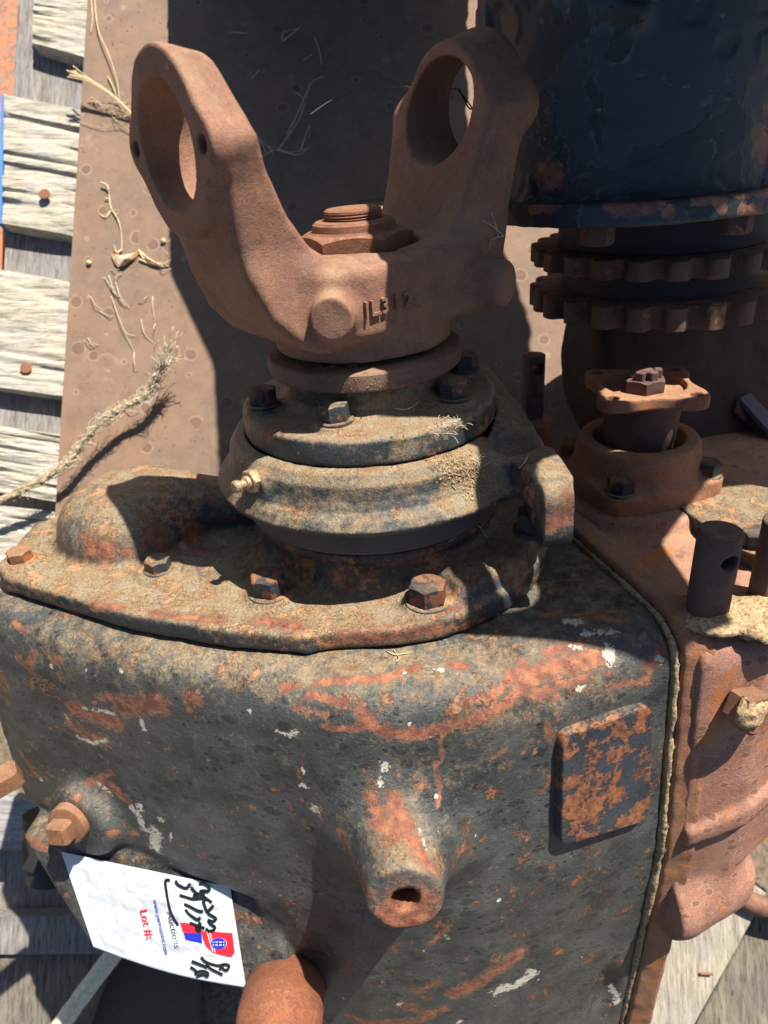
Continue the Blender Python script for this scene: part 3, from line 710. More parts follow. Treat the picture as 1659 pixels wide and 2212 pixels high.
HPATCH = [
 (0, [(160, 1530), (200, 1545), (250, 1560)], 17, 1), (0, [(260, 1530), (300, 1525), (350, 1520)], 18, .98), (0, [(150, 1560), (190, 1590), (225, 1600)], 14, .97), (0, [(270, 1510), (210, 1505)], 9, .9),
 (2, [(180, 1530), (215, 1535), (255, 1545)], 4, .95), (2, [(165, 1590), (200, 1606), (235, 1600)], 4, .95), (2, [(305, 1560), (312, 1575)], 7, 1), (2, [(140, 1545), (165, 1575)], 3, .9),
 (0, [(215, 1690), (245, 1700), (275, 1730)], 9, 1), (2, [(212, 1690), (240, 1715)], 4, 1), (2, [(285, 1745), (300, 1765), (310, 1790)], 7, 1), (2, [(335, 1795), (338, 1830)], 11, 1.05), (2, [(300, 1740), (305, 1750)], 6, 1),
 (2, [(345, 1770), (350, 1772)], 5, 1), (0, [(240, 1800), (250, 1800)], 7, 1), (0, [(290, 1800), (295, 1800)], 7, .95), (2, [(370, 1800), (370, 1815)], 4, .9),
 (0, [(40, 1420), (60, 1440), (75, 1415)], 9, .98), (0, [(115, 1430), (130, 1425)], 7, 1), (0, [(0, 1460), (10, 1480)], 14, 1), (0, [(30, 1345), (50, 1360)], 5, .95),
 (0, [(690, 1475), (760, 1468), (840, 1465), (900, 1440)], 9, 1), (0, [(740, 1440), (770, 1445)], 5, .8), (0, [(670, 1500), (700, 1508), (745, 1520)], 9, .95), (0, [(610, 1485), (640, 1480)], 8, 1), (0, [(410, 1500), (425, 1510)], 12, 1),
 (0, [(780, 1530), (790, 1560), (840, 1585), (920, 1585), (1000, 1560), (1070, 1535), (1130, 1490)], 12, 1), (0, [(700, 1570), (780, 1575)], 6, .9), (0, [(1010, 1520), (1080, 1490), (1130, 1440)], 9, .97), (0, [(975, 1435), (1010, 1440)], 9, 1),
 (0, [(1130, 1470), (1200, 1440), (1290, 1420)], 20, .98), (0, [(1180, 1410), (1250, 1390)], 11, .93), (0, [(1150, 1500), (1270, 1460)], 11, .9), (0, [(1320, 1480), (1400, 1470)], 10, .85), (0, [(1400, 1440), (1440, 1400)], 14, .9),
 (2, [(1310, 1410), (1320, 1430), (1315, 1400)], 9, 1), (2, [(1220, 1340), (1255, 1345)], 8, 1), (2, [(1260, 1370), (1330, 1365)], 6, .97), (2, [(1250, 1400), (1230, 1395)], 5, .95), (0, [(1280, 1330), (1350, 1345)], 9, .9), (0, [(1170, 1330), (1210, 1320)], 7, .9),
 (0, [(1240, 1330), (1330, 1320)], 5, .8), (2, [(930, 1450), (960, 1445)], 4, .9), (2, [(600, 1580), (625, 1590), (640, 1580)], 5, .95), (0, [(640, 1530), (700, 1545)], 8, .8),
 (2, [(830, 1650), (828, 1660)], 8, 1), (2, [(820, 1690), (824, 1695)], 6, 1), (2, [(676, 1745), (680, 1748)], 8, 1), (2, [(650, 1660), (655, 1666)], 5, 1), (2, [(655, 1695), (662, 1700)], 4, 1), (2, [(570, 1570), (575, 1575)], 3, 1),
 (0, [(800, 1715), (810, 1740), (830, 1765)], 13, 1), (0, [(850, 1730), (870, 1780), (900, 1830), (930, 1870)], 17, .97), (0, [(820, 1770), (850, 1800)], 20, .93), (0, [(940, 1650), (950, 1700), (945, 1740)], 4, .95), (0, [(950, 1590), (955, 1640)], 4, .9), (0, [(900, 1700), (915, 1695)], 7, .9),
 (0, [(735, 1800), (760, 1860), (800, 1930)], 9, .98), (0, [(880, 1950), (880, 1952)], 66, 1.1), (2, [(905, 1790), (920, 1830)], 4, .9), (1, [(860, 1800), (900, 1850)], 40, .7),
 (0, [(985, 2145), (1020, 2130), (1060, 2105), (1100, 2080), (1120, 2060)], 15, 1.02), (2, [(1075, 2140), (1110, 2130), (1150, 2105)], 11, 1.05), (2, [(1140, 2095), (1155, 2100)], 6, 1), (0, [(900, 2140), (950, 2120)], 12, .85), (0, [(930, 2040), (970, 2000)], 7, .9),
 (0, [(870, 2170), (930, 2190)], 12, .9), (0, [(740, 2100), (760, 2080)], 8, .8), (0, [(760, 2200), (900, 2205), (960, 2180)], 9, 1), (2, [(960, 2020), (975, 2030)], 4, .9), (2, [(990, 2210), (995, 2205)], 4, .9), (2, [(420, 2125), (450, 2150), (480, 2140)], 6, 1), (2, [(1320, 2130), (1335, 2165), (1350, 2200)], 6, 1.0),
 (1, [(100, 1400), (500, 1440), (900, 1440), (1300, 1480)], 40, .34), (1, [(1050, 1560), (1200, 1530)], 35, .4), (1, [(900, 1640), (1100, 1640)], 40, .22), (0, [(1180, 1560), (1190, 1600)], 8, .8), (0, [(1060, 1640), (1090, 1620)], 5, .85),
 (0, [(60, 1770), (100, 1735), (170, 1725)], 8, .85), (0, [(48, 1790), (60, 1815), (95, 1830)], 8, 1), (0, [(190, 1690), (240, 1670)], 6, .9), (0, [(345, 1985), (500, 2040)], .1, .0), (0, [(600, 1640), (620, 1650)], .1, 0),
 (2, [(1420, 1420), (1430, 1425)], 6, .95), (2, [(1250, 1490), (1260, 1485)], 5, .95),
]
for _ in range(150):
    HPATCH.append((0 if rng.rand() < .62 else 2, [(rng.uniform(20, 1400), rng.uniform(1420, 2200))], rng.uniform(1.6, 4.2), 1.0))
for _ in range(60):
    HPATCH.append((0, [(rng.uniform(1050, 1330), rng.uniform(1380, 1640))], rng.uniform(2, 5), 1.0))
wh = wear_field(HV, hbv, HPATCH)
mk('housing', HV, HF, M_black, gb, sharp=0, wear=wh)
print('housing', len(HV), 'yoke', len(YV), 'cover', len(VV))

# raised pad on the front face
pc = [cast(hbv, *p) for p in ((1215, 1590), (1415, 1520), (1405, 1770), (1210, 1835))]
print('pad hits', [None if q is None else np.round(q, 1) for q in pc])
pn = np.array([.27, -.955, .12]); pn /= np.linalg.norm(pn)
def onplane(a, b, p0, nrm): d = ray(a, b); return CP+d*(((p0-CP)@nrm)/(d@nrm))
pn = np.array([.297, -.95, .105]); pn /= np.linalg.norm(pn); p0 = np.mean([q for q in pc if q is not None], 0)+pn*.62
cor = [onplane(a, b, p0, pn) for a, b in ((1216, 1592), (1412, 1523), (1404, 1772), (1211, 1832))]
def rounded(corners, r=.85, n=6):
    out = []; m_ = len(corners)
    for i in range(m_):
        a, b, c = corners[i-1], corners[i], corners[(i+1) % m_]
        u = (a-b)/np.linalg.norm(a-b); v = (c-b)/np.linalg.norm(c-b)
        for k in range(n+1):
            t = k/n; out.append(b+u*r*(1-t)**2+v*r*t**2)
    return out
ringp = rounded(cor); cen = np.mean(ringp, 0); V = []; n = len(ringp)
for off, inn in ((-2.0, -.10), (-.2, 0), (-.06, .03), (0, .12), (-.02, .45), (-.05, 1.2)):
    for q in ringp:
        dd = cen-q; dd = dd/np.linalg.norm(dd); V.append(q+pn*off+dd*inn)
V.append(cen-pn*.05); F = []
for j in range(5):
    for i in range(n): F.append([j*n+i, j*n+(i+1) % n, (j+1)*n+(i+1) % n, (j+1)*n+i][::-1])
for i in range(n): F.append([5*n+i, 5*n+(i+1) % n, 6*n][::-1])
M_pad = m_paint('pad_paint', dust=.15, rustamt=1.05, wearattr=False, col=((.012, .02, .034), (.03, .04, .055)))
pad = mk('raised_pad', V, F, M_pad, gb, sharp=40); pad['label'] = 'rusty rectangular raised pad'

# plug in the corner lug
plc = UY(143, 1785, -9.9); plax = np.array([-.25, -.95, .25])
m = MB(); m.add(*lathe([(1.45, -2.2), (1.45, -.1), (1.38, .05), (1.1, .12)], c=plc, axis=plax, n=32)); plug = m.build('drain_plug', M_bolto, gb, sharp=30)
m = MB(); m.add(*box(plc+plax/np.linalg.norm(plax)*.6, (1.6, 1.6, 1.1), u=(1, -.3, .1), w=plax, bev=.22)); m.build('square_head', M_bolto, plug, sharp=30)
# second plug seen at the left edge of the frame
q2 = UY(-22, 1702, -6.8)
m = MB(); m.add(*box(q2, (1.7, 1.7, 4.2), u=(0, 0, 1), w=(-.9, -.5, -.15), bev=.25)); m.build('square_plug', M_bolto, gb, sharp=30)
# knob (rusty dome at the lower edge)
kc = CP+ray(603, 2205)*45.5
M_knob = m_rust('knob_rust', a=(.20, .07, .04), b=(.36, .135, .065), dust=.05, bump=.14, fine=1.6)
prof = [(0.0, 2.9)]+[(2.75*math.sin(rad(t)), 2.9*math.cos(rad(t))) for t in range(8, 92, 7)]+[(2.8, -1.5), (2.8, -6)]
V, F = lathe(prof[::-1], c=kc, axis=(.05, -.75, .66), n=56); V = np.array(V); V += (.12*vnoise(V*1.2))[:, None]*(V-kc)/3
mk('round_cap', V, F, M_knob, gb, sharp=50)

# ---- gasket dirt line and rusty half of the case
def f_case(X, Y, Z):
    s_ = X*PN[0]+Y*PN[1]+Z*PN[2]-PD
    P2 = poly(X, Y, [(10, 14), (13, -.0), (16.4, -13.95), (21, -13.95), (28, -11.4), (36, -7.0), (46, -3), (46, 16), (10, 16)])
    dr = .085*np.clip(-16-Z, 0, 12)
    d = smax(P2-dr+.15, Z+13.9, 2.2)
    # lower edge with the rounded belly
    d = smax(d, -(Z+33.5-.55*(X-22)), 1.5)
    d = smin(d, capsule(X, Y, Z, (18.2, -13.3, -36.4), (21.4, -12.6, -35.6), 3.2, 2.9), .9)
    d = smin(d, smax(smax(-(Z+29.0-.42*(X-18)), Z+27.6-.42*(X-18), .4), P2-dr-.35, .3), .3)   # rib
    # tower under the output shaft and its pad
    d = smin(d, cylx(X, Y, Z, (20.2, 4.8, -14), (0, 0, 1), 6.6, -1, 1.2, .6), 1.2)
    d = smax(d, 1.0-s_, .15)
    return d
RV, RF = nets(f_case, (13, -20, -41), (46, 16.2, -11.5), .3, lambda P: .12*vnoise(P*.5)+.05*vnoise(P*1.5))
rbv = bvh_of(RV, RF)
wr = wear_field(RV, rbv, [(2, [(1350, 1230), (1400, 1210), (1440, 1190)], 16, .98), (2, [(1310, 1270), (1370, 1300), (1430, 1270)], 10, .95), (2, [(1580, 1450), (1560, 1500), (1530, 1600)], 12, .9), (1, [(1500, 1320), (1659, 1330)], 30, .9), (1, [(1400, 1060), (1500, 1090)], 40, .3)])
mk('rusty_case_half', RV, RF, M_case, gb, sharp=0, wear=wr)
def f_fl(X, Y, Z):
    s_ = X*PN[0]+Y*PN[1]+Z*PN[2]-PD
    P2 = poly(X, Y, [(6, 14), (6, -8), (13, -13.0), (19.5, -14.3), (24, -10), (24, 14)])
    dr = .10*np.clip(-16-Z, 0, 14)-.02*np.clip(-30-Z, 0, 60)
    d = smax(P2+.35-dr, Z+12.95, 2.8)
    return smax(d, np.abs(s_-1.12)-.80, .12)
FV, FF = nets(f_fl, (11, -21.5, -58), (22.5, 12, -12.3), .24, lambda P: .10*vnoise(P*.9)+.05*vnoise(P*2.2))
mk('joint_flange', FV, FF, M_caseflat, gb, sharp=0)
def f_gk(X, Y, Z):
    s_ = X*PN[0]+Y*PN[1]+Z*PN[2]-PD
    P2 = poly(X, Y, [(6, 14), (6, -8), (13, -12.9), (18.5, -14.2), (24, -10), (24, 14)])
    d = smax(P2+.46-.10*np.clip(-16-Z, 0, 14)+.02*np.clip(-30-Z, 0, 60), Z+13.35, 3.2)
    return smax(d, np.abs(s_-.10)-.16, .05)
GV, GF = nets(f_gk, (11, -21.5, -58), (21.5, 12, -12.6), .2, lambda P: .30*vnoise(P*.35)+.16*vnoise(P*1.1)+.10*vnoise(P*4))
g_ = mk('gasket_dirt', GV, GF, M_dirt, gb, sharp=0); g_['kind'] = 'stuff'

# ---- parts on the rusty half
def rod(px0, py0, zb, r, h, hole=None, name='shift_rod', tilt=(0, 0), mat=M_rod, flat=True, slab=(.22, -.97, 0)):
    c = UZ(px0, py0, zb); ax = np.array([tilt[0], tilt[1], 1.0]); ax /= np.linalg.norm(ax)
    fd = np.array([.55, -.83, 0]) if slab is None else np.array(slab)
    fd = fd/np.linalg.norm(fd)
    def f(X, Y, Z):
        d = cylx(X, Y, Z, c, ax, r, -1.5, h, .12)
        t = (X-c[0])*ax[0]+(Y-c[1])*ax[1]+(Z-c[2])*ax[2]
        o = (X-c[0]-t*ax[0])*fd[0]+(Y-c[1]-t*ax[1])*fd[1]
        if flat: d = smax(d, -smax(r*.62-o, h-3.2-t*1.0+.0, .05)*1.0, .06) if False else smax(d, smin(o-r*.62, (h-3.0)-t, .05), .06)
        if hole is not None:
            hz = h-hole[0]; hc = c+ax*hz
            d = smax(d, -cylx(X, Y, Z, hc, (fd[0], fd[1], 0), hole[1], -hole[2], 3, .02), .05)
        return d
    e = r+.9
    V, F = nets(f, c-np.array([e, e, 1.8]), c+np.array([e, e, h+.8])+np.array([abs(tilt[0])*h, abs(tilt[1])*h, 0]), .1 if r > .6 else .07)
    return mk(name, V, F, mat, gb, sharp=0)
rod(1528, 1312, -12.9, 1.18, 5.2, (1.55, .52, .9))
rod(1662, 1268, -12.9, 1.1, 4.6, None)
bz = MB(); c_ = UZ(1528, 1312, -12.9)
V, F = lathe([(1.0, .0), (1.25, .05), (1.45, .0), (1.65, -.1), (1.85, -.22), (2.1, -.5)], c=c_+np.array([.25, -.05, -.1]), n=90); V = np.array(V); V[:, 2] += .25*vnoise(V*1.6)+.15*vnoise(V*5); V[:, :2] += .25*vnoise(V*2.3)[:, None]
o = mk('sand_heap', V, F, M_dirt, gb, sharp=0); o['kind'] = 'stuff'
c_ = UZ(1655, 1300, -12.9)
V, F = lathe([(.0, .25), (.5, .2), (.9, .2), (1.3, .12), (1.6, .05), (1.9, -.05), (2.2, -.15), (2.6, -.5)][::-1], c=c_+np.array([-.3, -.4, -.3]), n=90); V = np.array(V); V[:, 2] += .35*vnoise(V*1.1)+.18*vnoise(V*4); V[:, :2] += .3*vnoise(V*2)[:, None]
o = mk('sand_heap', V, F, M_dirt, gb, sharp=0); o['kind'] = 'stuff'

# output shaft with four eared flange
OC = np.array([20.2, 4.8])
def sq(X, Y, h, k, rot):
    c, s = math.cos(rot), math.sin(rot); x = (X-OC[0])*c+(Y-OC[1])*s; y = -(X-OC[0])*s+(Y-OC[1])*c
    return smax(np.abs(x)-h, np.abs(y)-h, k), x, y
def f_ret(X, Y, Z):
    d0, x, y = sq(X, Y, 4.9, 2.0, rad(12))
    r = ln(X-OC[0], Y-OC[1])
    d = smax(d0, np.maximum(-13.5-Z, Z+11.3), .3)
    d = smin(d, smax(r-4.35+.2*(Z+8.9), np.maximum(-13-Z, Z+8.9), .3), .8)
    return smax(d, -smax(r-3.3, -11.2-Z, .1), .15)
V, F = nets(f_ret, (14, -2, -14), (26.5, 11.5, -8.2), .18, dsp(.06, 1)); mk('bearing_retainer', V, F, M_caseflat, gb, sharp=0)
for a in (0, 1, 2, 3):
    t = rad(12+45+90*a); bolt((OC[0]+5.0*math.cos(t), OC[1]+5.0*math.sin(t), -11.3), (0, 0, 1), 1.7, 1.0, M_boltr, rot=10*a, name='retainer_bolt')
MB().add(*lathe([(2.5, -12), (2.5, -9.2), (2.6, -9.0), (2.75, -6.4), (2.9, -5.6)], c=(OC[0], OC[1], 0), n=64)).build('output_shaft', M_rod, gb, sharp=30)
def f_cfl(X, Y, Z):
    d0, x, y = sq(X, Y, 3.75, 1.1, rad(-8))
    r = ln(X-OC[0], Y-OC[1])
    pin = -(ln(np.abs(x)-5.9, y)-2.6); pin = smax(pin, -(ln(x, np.abs(y)-5.9)-2.6), .2)
    d = smax(smax(d0, pin, .5), np.maximum(-5.75-Z, Z+4.85), .16)
    d = smax(d, -smax(r-2.9, -5.35-Z, .1), .12)
    for sx in (-1, 1):
        for sy in (-1, 1): d = smax(d, -(ln(x-sx*2.85, y-sy*2.85)-.48), .06)
    return d
V, F = nets(f_cfl, (15, -.6, -6.2), (25.4, 10.2, -4.4), .12); fl = mk('drive_flange', V, F, M_caseflat, gb, sharp=0)
m = MB(); m.add(*hexhead((OC[0], OC[1], -5.4), (0, 0, 1), 2.6, 1.0, 15)); cn = m.build('castle_nut', M_rod, gb, sharp=28)
for a in range(6):
    t = rad(15+60*a+30); m = MB(); m.add(*box((OC[0]+.85*math.cos(t), OC[1]+.85*math.sin(t), -4.15), (.55, .65, .75), u=(math.cos(t), math.sin(t), 0), bev=.08)); m.build('castellation', M_rod, cn, sharp=30)
MB().add(*lathe([(.6, -4.6), (.6, -3.9), (.5, -3.8)], c=(OC[0], OC[1], 0), n=24)).build('shaft_end', M_rod, gb)

# black cover plate with bolts
zc = -12.6
cp_ = [UZ(a, b, zc) for a, b in ((1458, 1078), (1490, 1030), (1560, 1035), (1680, 1060), (1760, 1120), (1740, 1230), (1659, 1200), (1600, 1175), (1545, 1140), (1500, 1110))]
cp2 = [(p[0], p[1]) for p in cp_]
def f_cp(X, Y, Z): return smax(poly(X, Y, cp2)-.3, np.maximum(-14.2-Z, Z-zc), .2)
A = np.array(cp2); V, F = nets(f_cp, (A[:, 0].min()-1, A[:, 1].min()-1, -14.6), (A[:, 0].max()+1, A[:, 1].max()+1, zc+.5), .16, dsp(.08, .8))
mk('top_cover_plate', V, F, M_cover, gb, sharp=0, wear=np.zeros((len(V), 3)))
for i, (a, b) in enumerate(((1492, 1062), (1632, 1178))):
    bolt(UZ(a, b, zc+.05), (0, 0, 1), 1.75, 1.1, M_bolto if i == 0 else M_boltr, rot=12+20*i, name='plate_bolt')
# eye pin and disc plug, side bolt
pz = UZ(1150, 900, -10.5)
def f_eye(X, Y, Z):
    d = cylx(X, Y, Z, pz, (0, 0, 1), .95, -3, 5.6, .15)
    o = (X-pz[0])*.25-(Y-pz[1])*.97; d = smax(d, smin(np.abs(o)-.5, pz[2]+2.2-Z, .05), .08)
    return smax(d, -cylx(X, Y, Z, pz+np.array([0, 0, 4.5]), (.25, -.97, 0), .52, -3, 3, .02), .05)
V, F = nets(f_eye, pz-np.array([1.6, 1.6, 3.2]), pz+np.array([1.6, 1.6, 6.2]), .1); e_ = mk('eye_pin', V, F, M_rod, gb, sharp=0)
MB().add(*lathe([(1.9, -3.5), (1.85, 0), (1.6, .25), (.95, .3)], c=pz+np.array([0, 0, -.4]), n=40)).build('pin_boss', M_caseflat, gb, sharp=35)
dp = UZ(1280, 1105, -13.7)
MB().add(*lathe([(2.1, -.3), (2.05, .0), (1.9, .1), (1.8, .0), (1.6, -.02), (.3, .03)], c=dp, n=48)).build('core_plug', M_caseflat, gb, sharp=35)
bc = cast(rbv, 1598, 1520)
if bc is not None:
    bx = np.array([.30, -.93, .2]); bolt(bc, bx, 2.3, 1.5, M_bolto, rot=5, washer=0, name='side_bolt')
    V, F = lathe([(.02, .55), (.3, .53), (.5, .45), (.68, .3), (.8, .12), (.9, -.1), (.95, -.3)][::-1], c=bc+bx*1.35+np.array([-.35, 0, .25]), axis=bx, n=48); V = np.array(V); V += .45*vnoise(V*1.7)[:, None]+.3*vnoise(V*5)[:, None]*np.array([1, -.6, .8])
    o = mk('mud_lump', V, F, M_dirt, gb, sharp=0); o['kind'] = 'stuff'

# stray fibres caught on the castings
for bv, pts in ((ybv, [(1060, 460), (1068, 485), (1075, 512), (1092, 520)]), (ybv, [(1040, 478), (1062, 492), (1088, 512)]), (ybv, [(1085, 512), (1062, 520), (1056, 540)]), (vbv, [(1008, 1128), (1035, 1138), (1050, 1160), (1058, 1172)]),
                (vbv, [(985, 1160), (970, 1168)]), (hbv, [(835, 1405), (852, 1412), (880, 1410)]), (hbv, [(850, 1402), (862, 1420), (856, 1428)]), (cbv, [(905, 868), (880, 885), (850, 882)]), (kbv, [(1140, 985), (1130, 1000), (1120, 1012)])):
    P = [cast(bv, *p) for p in pts]; P = [p for p in P if p is not None]
    if len(P) > 1:
        P = [p-CF*(.12+.1*(i % 2)) for i, p in enumerate(P)]
        mk('stray_fibre', *tube(smooth_path(P, 5), .035, 4), M_straw2, gb, sharp=0)
# small black bolt under the ear
bolt((9.3, -6.6, -9.4), (0, 0, 1), 1.9, 1.2, M_boltb, rot=10, name='stud_nut')

# debris packed between yoke and slinger: fibres
db = MB()
for _ in range(60):
    a = rad(rng.uniform(-170, -95)); R = rng.uniform(4.6, 5.7); z = rng.uniform(1.2, 1.35)
    p = np.array([R*math.cos(a), R*math.sin(a), z]); q = p+rng.uniform(-1, 1, 3)*np.array([.9, .7, .15]); mid = (p+q)/2+rng.uniform(-.2, .2, 3)
    db.add(*tube(smooth_path([p, mid, q], 3), .018, 3))
o = db.build('fibre_litter', M_litter, gb, sharp=0); o['kind'] = 'stuff'
db = MB()
for (a0, b0, n_) in ((960, 930, 34), (985, 915, 22), (1030, 1010, 16), (1050, 900, 14)):
    for _ in range(n_):
        h = cast(kbv, a0+rng.normal(0, 17), b0+rng.normal(0, 13)) if b0 > 950 else (cast(cbv, a0+rng.normal(0, 17), b0+rng.normal(0, 12)))
        if h is None: continue
        q = h+rng.normal(0, .45, 3)*np.array([1, 1, .3])+np.array([0, 0, .15]); db.add(*tube(smooth_path([h+np.array([0, 0, .03]), (h+q)/2+np.array([0, 0, rng.uniform(.02, .25)]), q], 3), .016, 3))
o = db.build('fibre_litter', M_straw2, gb, sharp=0); o['kind'] = 'stuff'
# crumbs of dry earth on the ledges
db = MB()
for _ in range(900):
    a0 = rng.normal(1000, 36); b0 = 1020+(a0-1000)*.5+rng.normal(0, 24); h = cast(kbv, a0, b0)
    if h is None: continue
    r = rng.uniform(.02, .075)*(1.5 if rng.rand() < .08 else 1); V, F = lathe([(0.01, -r), (r, -.2*r), (.6*r, .8*r), (.01, r)], c=h, n=5); db.add(np.array(V)+rng.normal(0, r*.2, (len(V), 3)), F)
for _ in range(110):
    a = rad(rng.normal(-84, 14)); z = rng.uniform(.1, .95); r = rng.uniform(.015, .04); V, F = lathe([(0.01, -r), (r, -.2*r), (.6*r, .8*r), (.01, r)], c=(6.04*math.cos(a), 6.04*math.sin(a), z), n=5); db.add(V, F)
o = db.build('dirt_crumbs', M_dirt, gb, sharp=0); o['kind'] = 'stuff'

# ================================================================= STICKER
LS = ST(320, 2000)
stk = thing('lot_sticker', ST(320, 2000), 'white lot sticker with red print and black marker writing at the lower left', 'sticker')
cn4 = [(132, 1840), (497, 1916), (532, 2134), (202, 2046)]
def stpx(u, v):
    a = (1-u)*(1-v)*np.array(cn4[0])+u*(1-v)*np.array(cn4[1])+u*v*np.array(cn4[2])+(1-u)*v*np.array(cn4[3])
    if v > .5 and u < .4: a = a-np.array([0, 26])*0
    a = a+np.array([0, 12])*math.sin(math.pi*u)*v**2
    return a
nu, nv = 90, 60; V = []; F = []
def crease(p):
    q = np.array([p]); return float(.16*vnoise(q*np.array([.5, .5, .9]))[0]+.16*abs(vnoise(q*1.0)[0])+.07*vnoise(q*2.6)[0])
for j in range(nv+1):
    for i in range(nu+1):
        u, v = i/nu, j/nv
        cx, cy = stpx(u, v); ed = min(u, 1-u, v, 1-v)
        q = ST(cx, cy, .05); V.append(q+sn*(crease(q)*min(1, ed*8)))
k0 = len(V)
for i in range(nu+1):      # curled lower edge
    u = i/nu; cx, cy = stpx(u, 1.0); q = ST(cx, cy+7, .05); V.append(q-sn*.8)
for j in range(nv):
    for i in range(nu):
        a = j*(nu+1)+i; F.append([a, a+nu+1, a+nu+2, a+1])
for i in range(nu): F.append([nv*(nu+1)+i, k0+i, k0+i+1, nv*(nu+1)+i+1])
mk('paper', V, F, M_white, stk, sharp=0)
def Z5(cx, cy): return ((200+cx*.5425)/1.852, (3350+cy*.5425)/1.852)     # reading aid: sheet coordinates on the sticker
def ribbon(pts, w, mat, name, off=.16, closed=None):
    P = smooth_path([ST(*Z5(*p), off) for p in pts], 4); V = []; F = []
    for i, p in enumerate(P):
        t = P[min(i+1, len(P)-1)]-P[max(i-1, 0)]; t /= np.linalg.norm(t)+1e-9; s_ = np.cross(sn, t)*(w/2)
        V += [p+s_, p-s_]
    for i in range(len(P)-1): F.append([2*i, 2*i+2, 2*i+3, 2*i+1])
    return V, F
STROKES = [
 [(885, 316), (852, 320), (858, 400), (872, 480), (890, 550), (915, 600), (945, 648)],
 [(928, 318), (940, 345), (985, 370), (1010, 372), (1025, 352), (1040, 348)],
 [(1100, 340), (1130, 338), (1160, 355), (1178, 380), (1160, 396), (1130, 392), (1108, 402), (1135, 420), (1120, 440)],
 [(1040, 365), (1060, 390), (1080, 410), (1105, 420), (1130, 432), (1180, 470), (1195, 478)],
 [(1075, 415), (1090, 440), (1075, 455), (1062, 430), (1085, 412)],
 [(955, 425), (1000, 440), (1060, 455), (1120, 450), (1150, 470)],
 [(990, 492), (1030, 510), (1090, 540), (1130, 545)],
 [(1128, 470), (1140, 500), (1150, 530), (1165, 560)], [(1165, 545), (1190, 520), (1205, 500)],
 [(1000, 530), (1020, 560), (1060, 590), (1090, 605), (1110, 590)],
 [(1165, 560), (1200, 580), (1225, 600), (1200, 620), (1170, 610), (1185, 640), (1215, 660), (1205, 685), (1170, 690), (1150, 670)],
 [(1030, 630), (1060, 640), (1090, 650), (1110, 640), (1095, 625)],
 [(1075, 655), (1100, 665), (1105, 690), (1085, 685), (1080, 665), (1110, 660), (1140, 670)],
 [(1115, 880), (1140, 910), (1180, 930), (1240, 945), (1290, 935), (1320, 945), (1310, 975), (1285, 975), (1270, 960), (1250, 975)],
 [(1150, 935), (1190, 970), (1250, 1000), (1275, 1012)],
 [(1045, 912), (1080, 925), (1130, 945), (1160, 960)],
 [(1035, 955), (1060, 970), (1080, 990), (1070, 1005), (1095, 990), (1130, 985), (1165, 1000), (1160, 1025), (1130, 1010), (1080, 1025)],
]
for i, s_ in enumerate(STROKES): mk('marker_stroke', *ribbon(s_, .20 if i < 13 else .18, M_ink, 's', off=.17+.004*i), M_ink, stk, sharp=0)
def print_text(s, p0, p1, size_px, mat, name, shear=0, bold=0, off=.15):
    tv, tf = text_mesh(s, 1.0, 0, bold, shear); w = tv[:, 0].max()-tv[:, 0].min(); x0 = tv[:, 0].min()
    p0 = np.array(p0, float); p1 = np.array(p1, float); d = p1-p0
    upv = np.array([d[1], -d[0]])/np.linalg.norm(d)*size_px     # letter tops point to the right of the reading direction
    upv = upv+np.array([0, 0])
    V = [ST(*Z5(*(p0+d*(v[0]-x0)/w+upv*v[1])), off) for v in tv]
    return mk(name, V, tf, mat, stk, sharp=0, smooth=False)
print_text('Lot #:', (662, 540), (712, 752), 80, M_red, 'red_print', bold=.015)
print_text('www.permianint.com', (758, 462), (846, 866), 46, M_tblue, 'blue_print', shear=.15, bold=.01)
print_text('Auctions', (862, 548), (920, 822), 66, M_grey, 'grey_print', shear=.2)
def fill(pts, mat, name, off, parent=stk):
    V = [ST(*Z5(*p), off) for p in pts]; return mk(name, V, [list(range(len(V)))], mat, parent, sharp=0, smooth=False)
fill([(960, 628), (1020, 632), (1130, 690), (1118, 712), (980, 700)], M_red, 'logo_red', .135)
fill([(985, 702), (1118, 708), (1122, 782), (1000, 756)], M_bprint, 'logo_blue', .14)
fill([(1118, 690), (1345, 706), (1362, 850), (1340, 878), (1300, 875), (1200, 850), (1150, 800), (1125, 740)], M_red, 'logo_red', .137)
fill([(1150+4, 694), (1162, 694), (1205, 845), (1196, 842)], M_white, 'logo_line', .147)
fill([(1172, 694), (1182, 695), (1222, 850), (1214, 848)], M_white, 'logo_line', .147)
gc = np.array([1242, 783]); fill([(gc[0]+62*math.cos(t)*1.0, gc[1]+42*math.sin(t)) for t in np.linspace(0, 2*math.pi, 28, endpoint=False)], M_white, 'logo_disc', .15)
gl = MB()
for a in range(4):
    t = math.pi*a/4
for k in (-.6, 0, .6):
    gl.add(*ribbon([(gc[0]+52*math.sqrt(1-k*k)*s_, gc[1]+36*k) for s_ in (-1, -.4, .4, 1)], .10, M_bprint, 'g', .156))
    gl.add(*ribbon([(gc[0]+50*k*math.cos(s_), gc[1]+35*math.sin(s_)) for s_ in (-1.3, -.6, 0, .6, 1.3)], .10, M_bprint, 'g', .157))
gl.add(*ribbon([(gc[0]+52*math.cos(t), gc[1]+36*math.sin(t)) for t in np.linspace(0, 2*math.pi, 20)], .10, M_bprint, 'g', .158))
gl.build('logo_globe', M_bprint, stk, sharp=0)

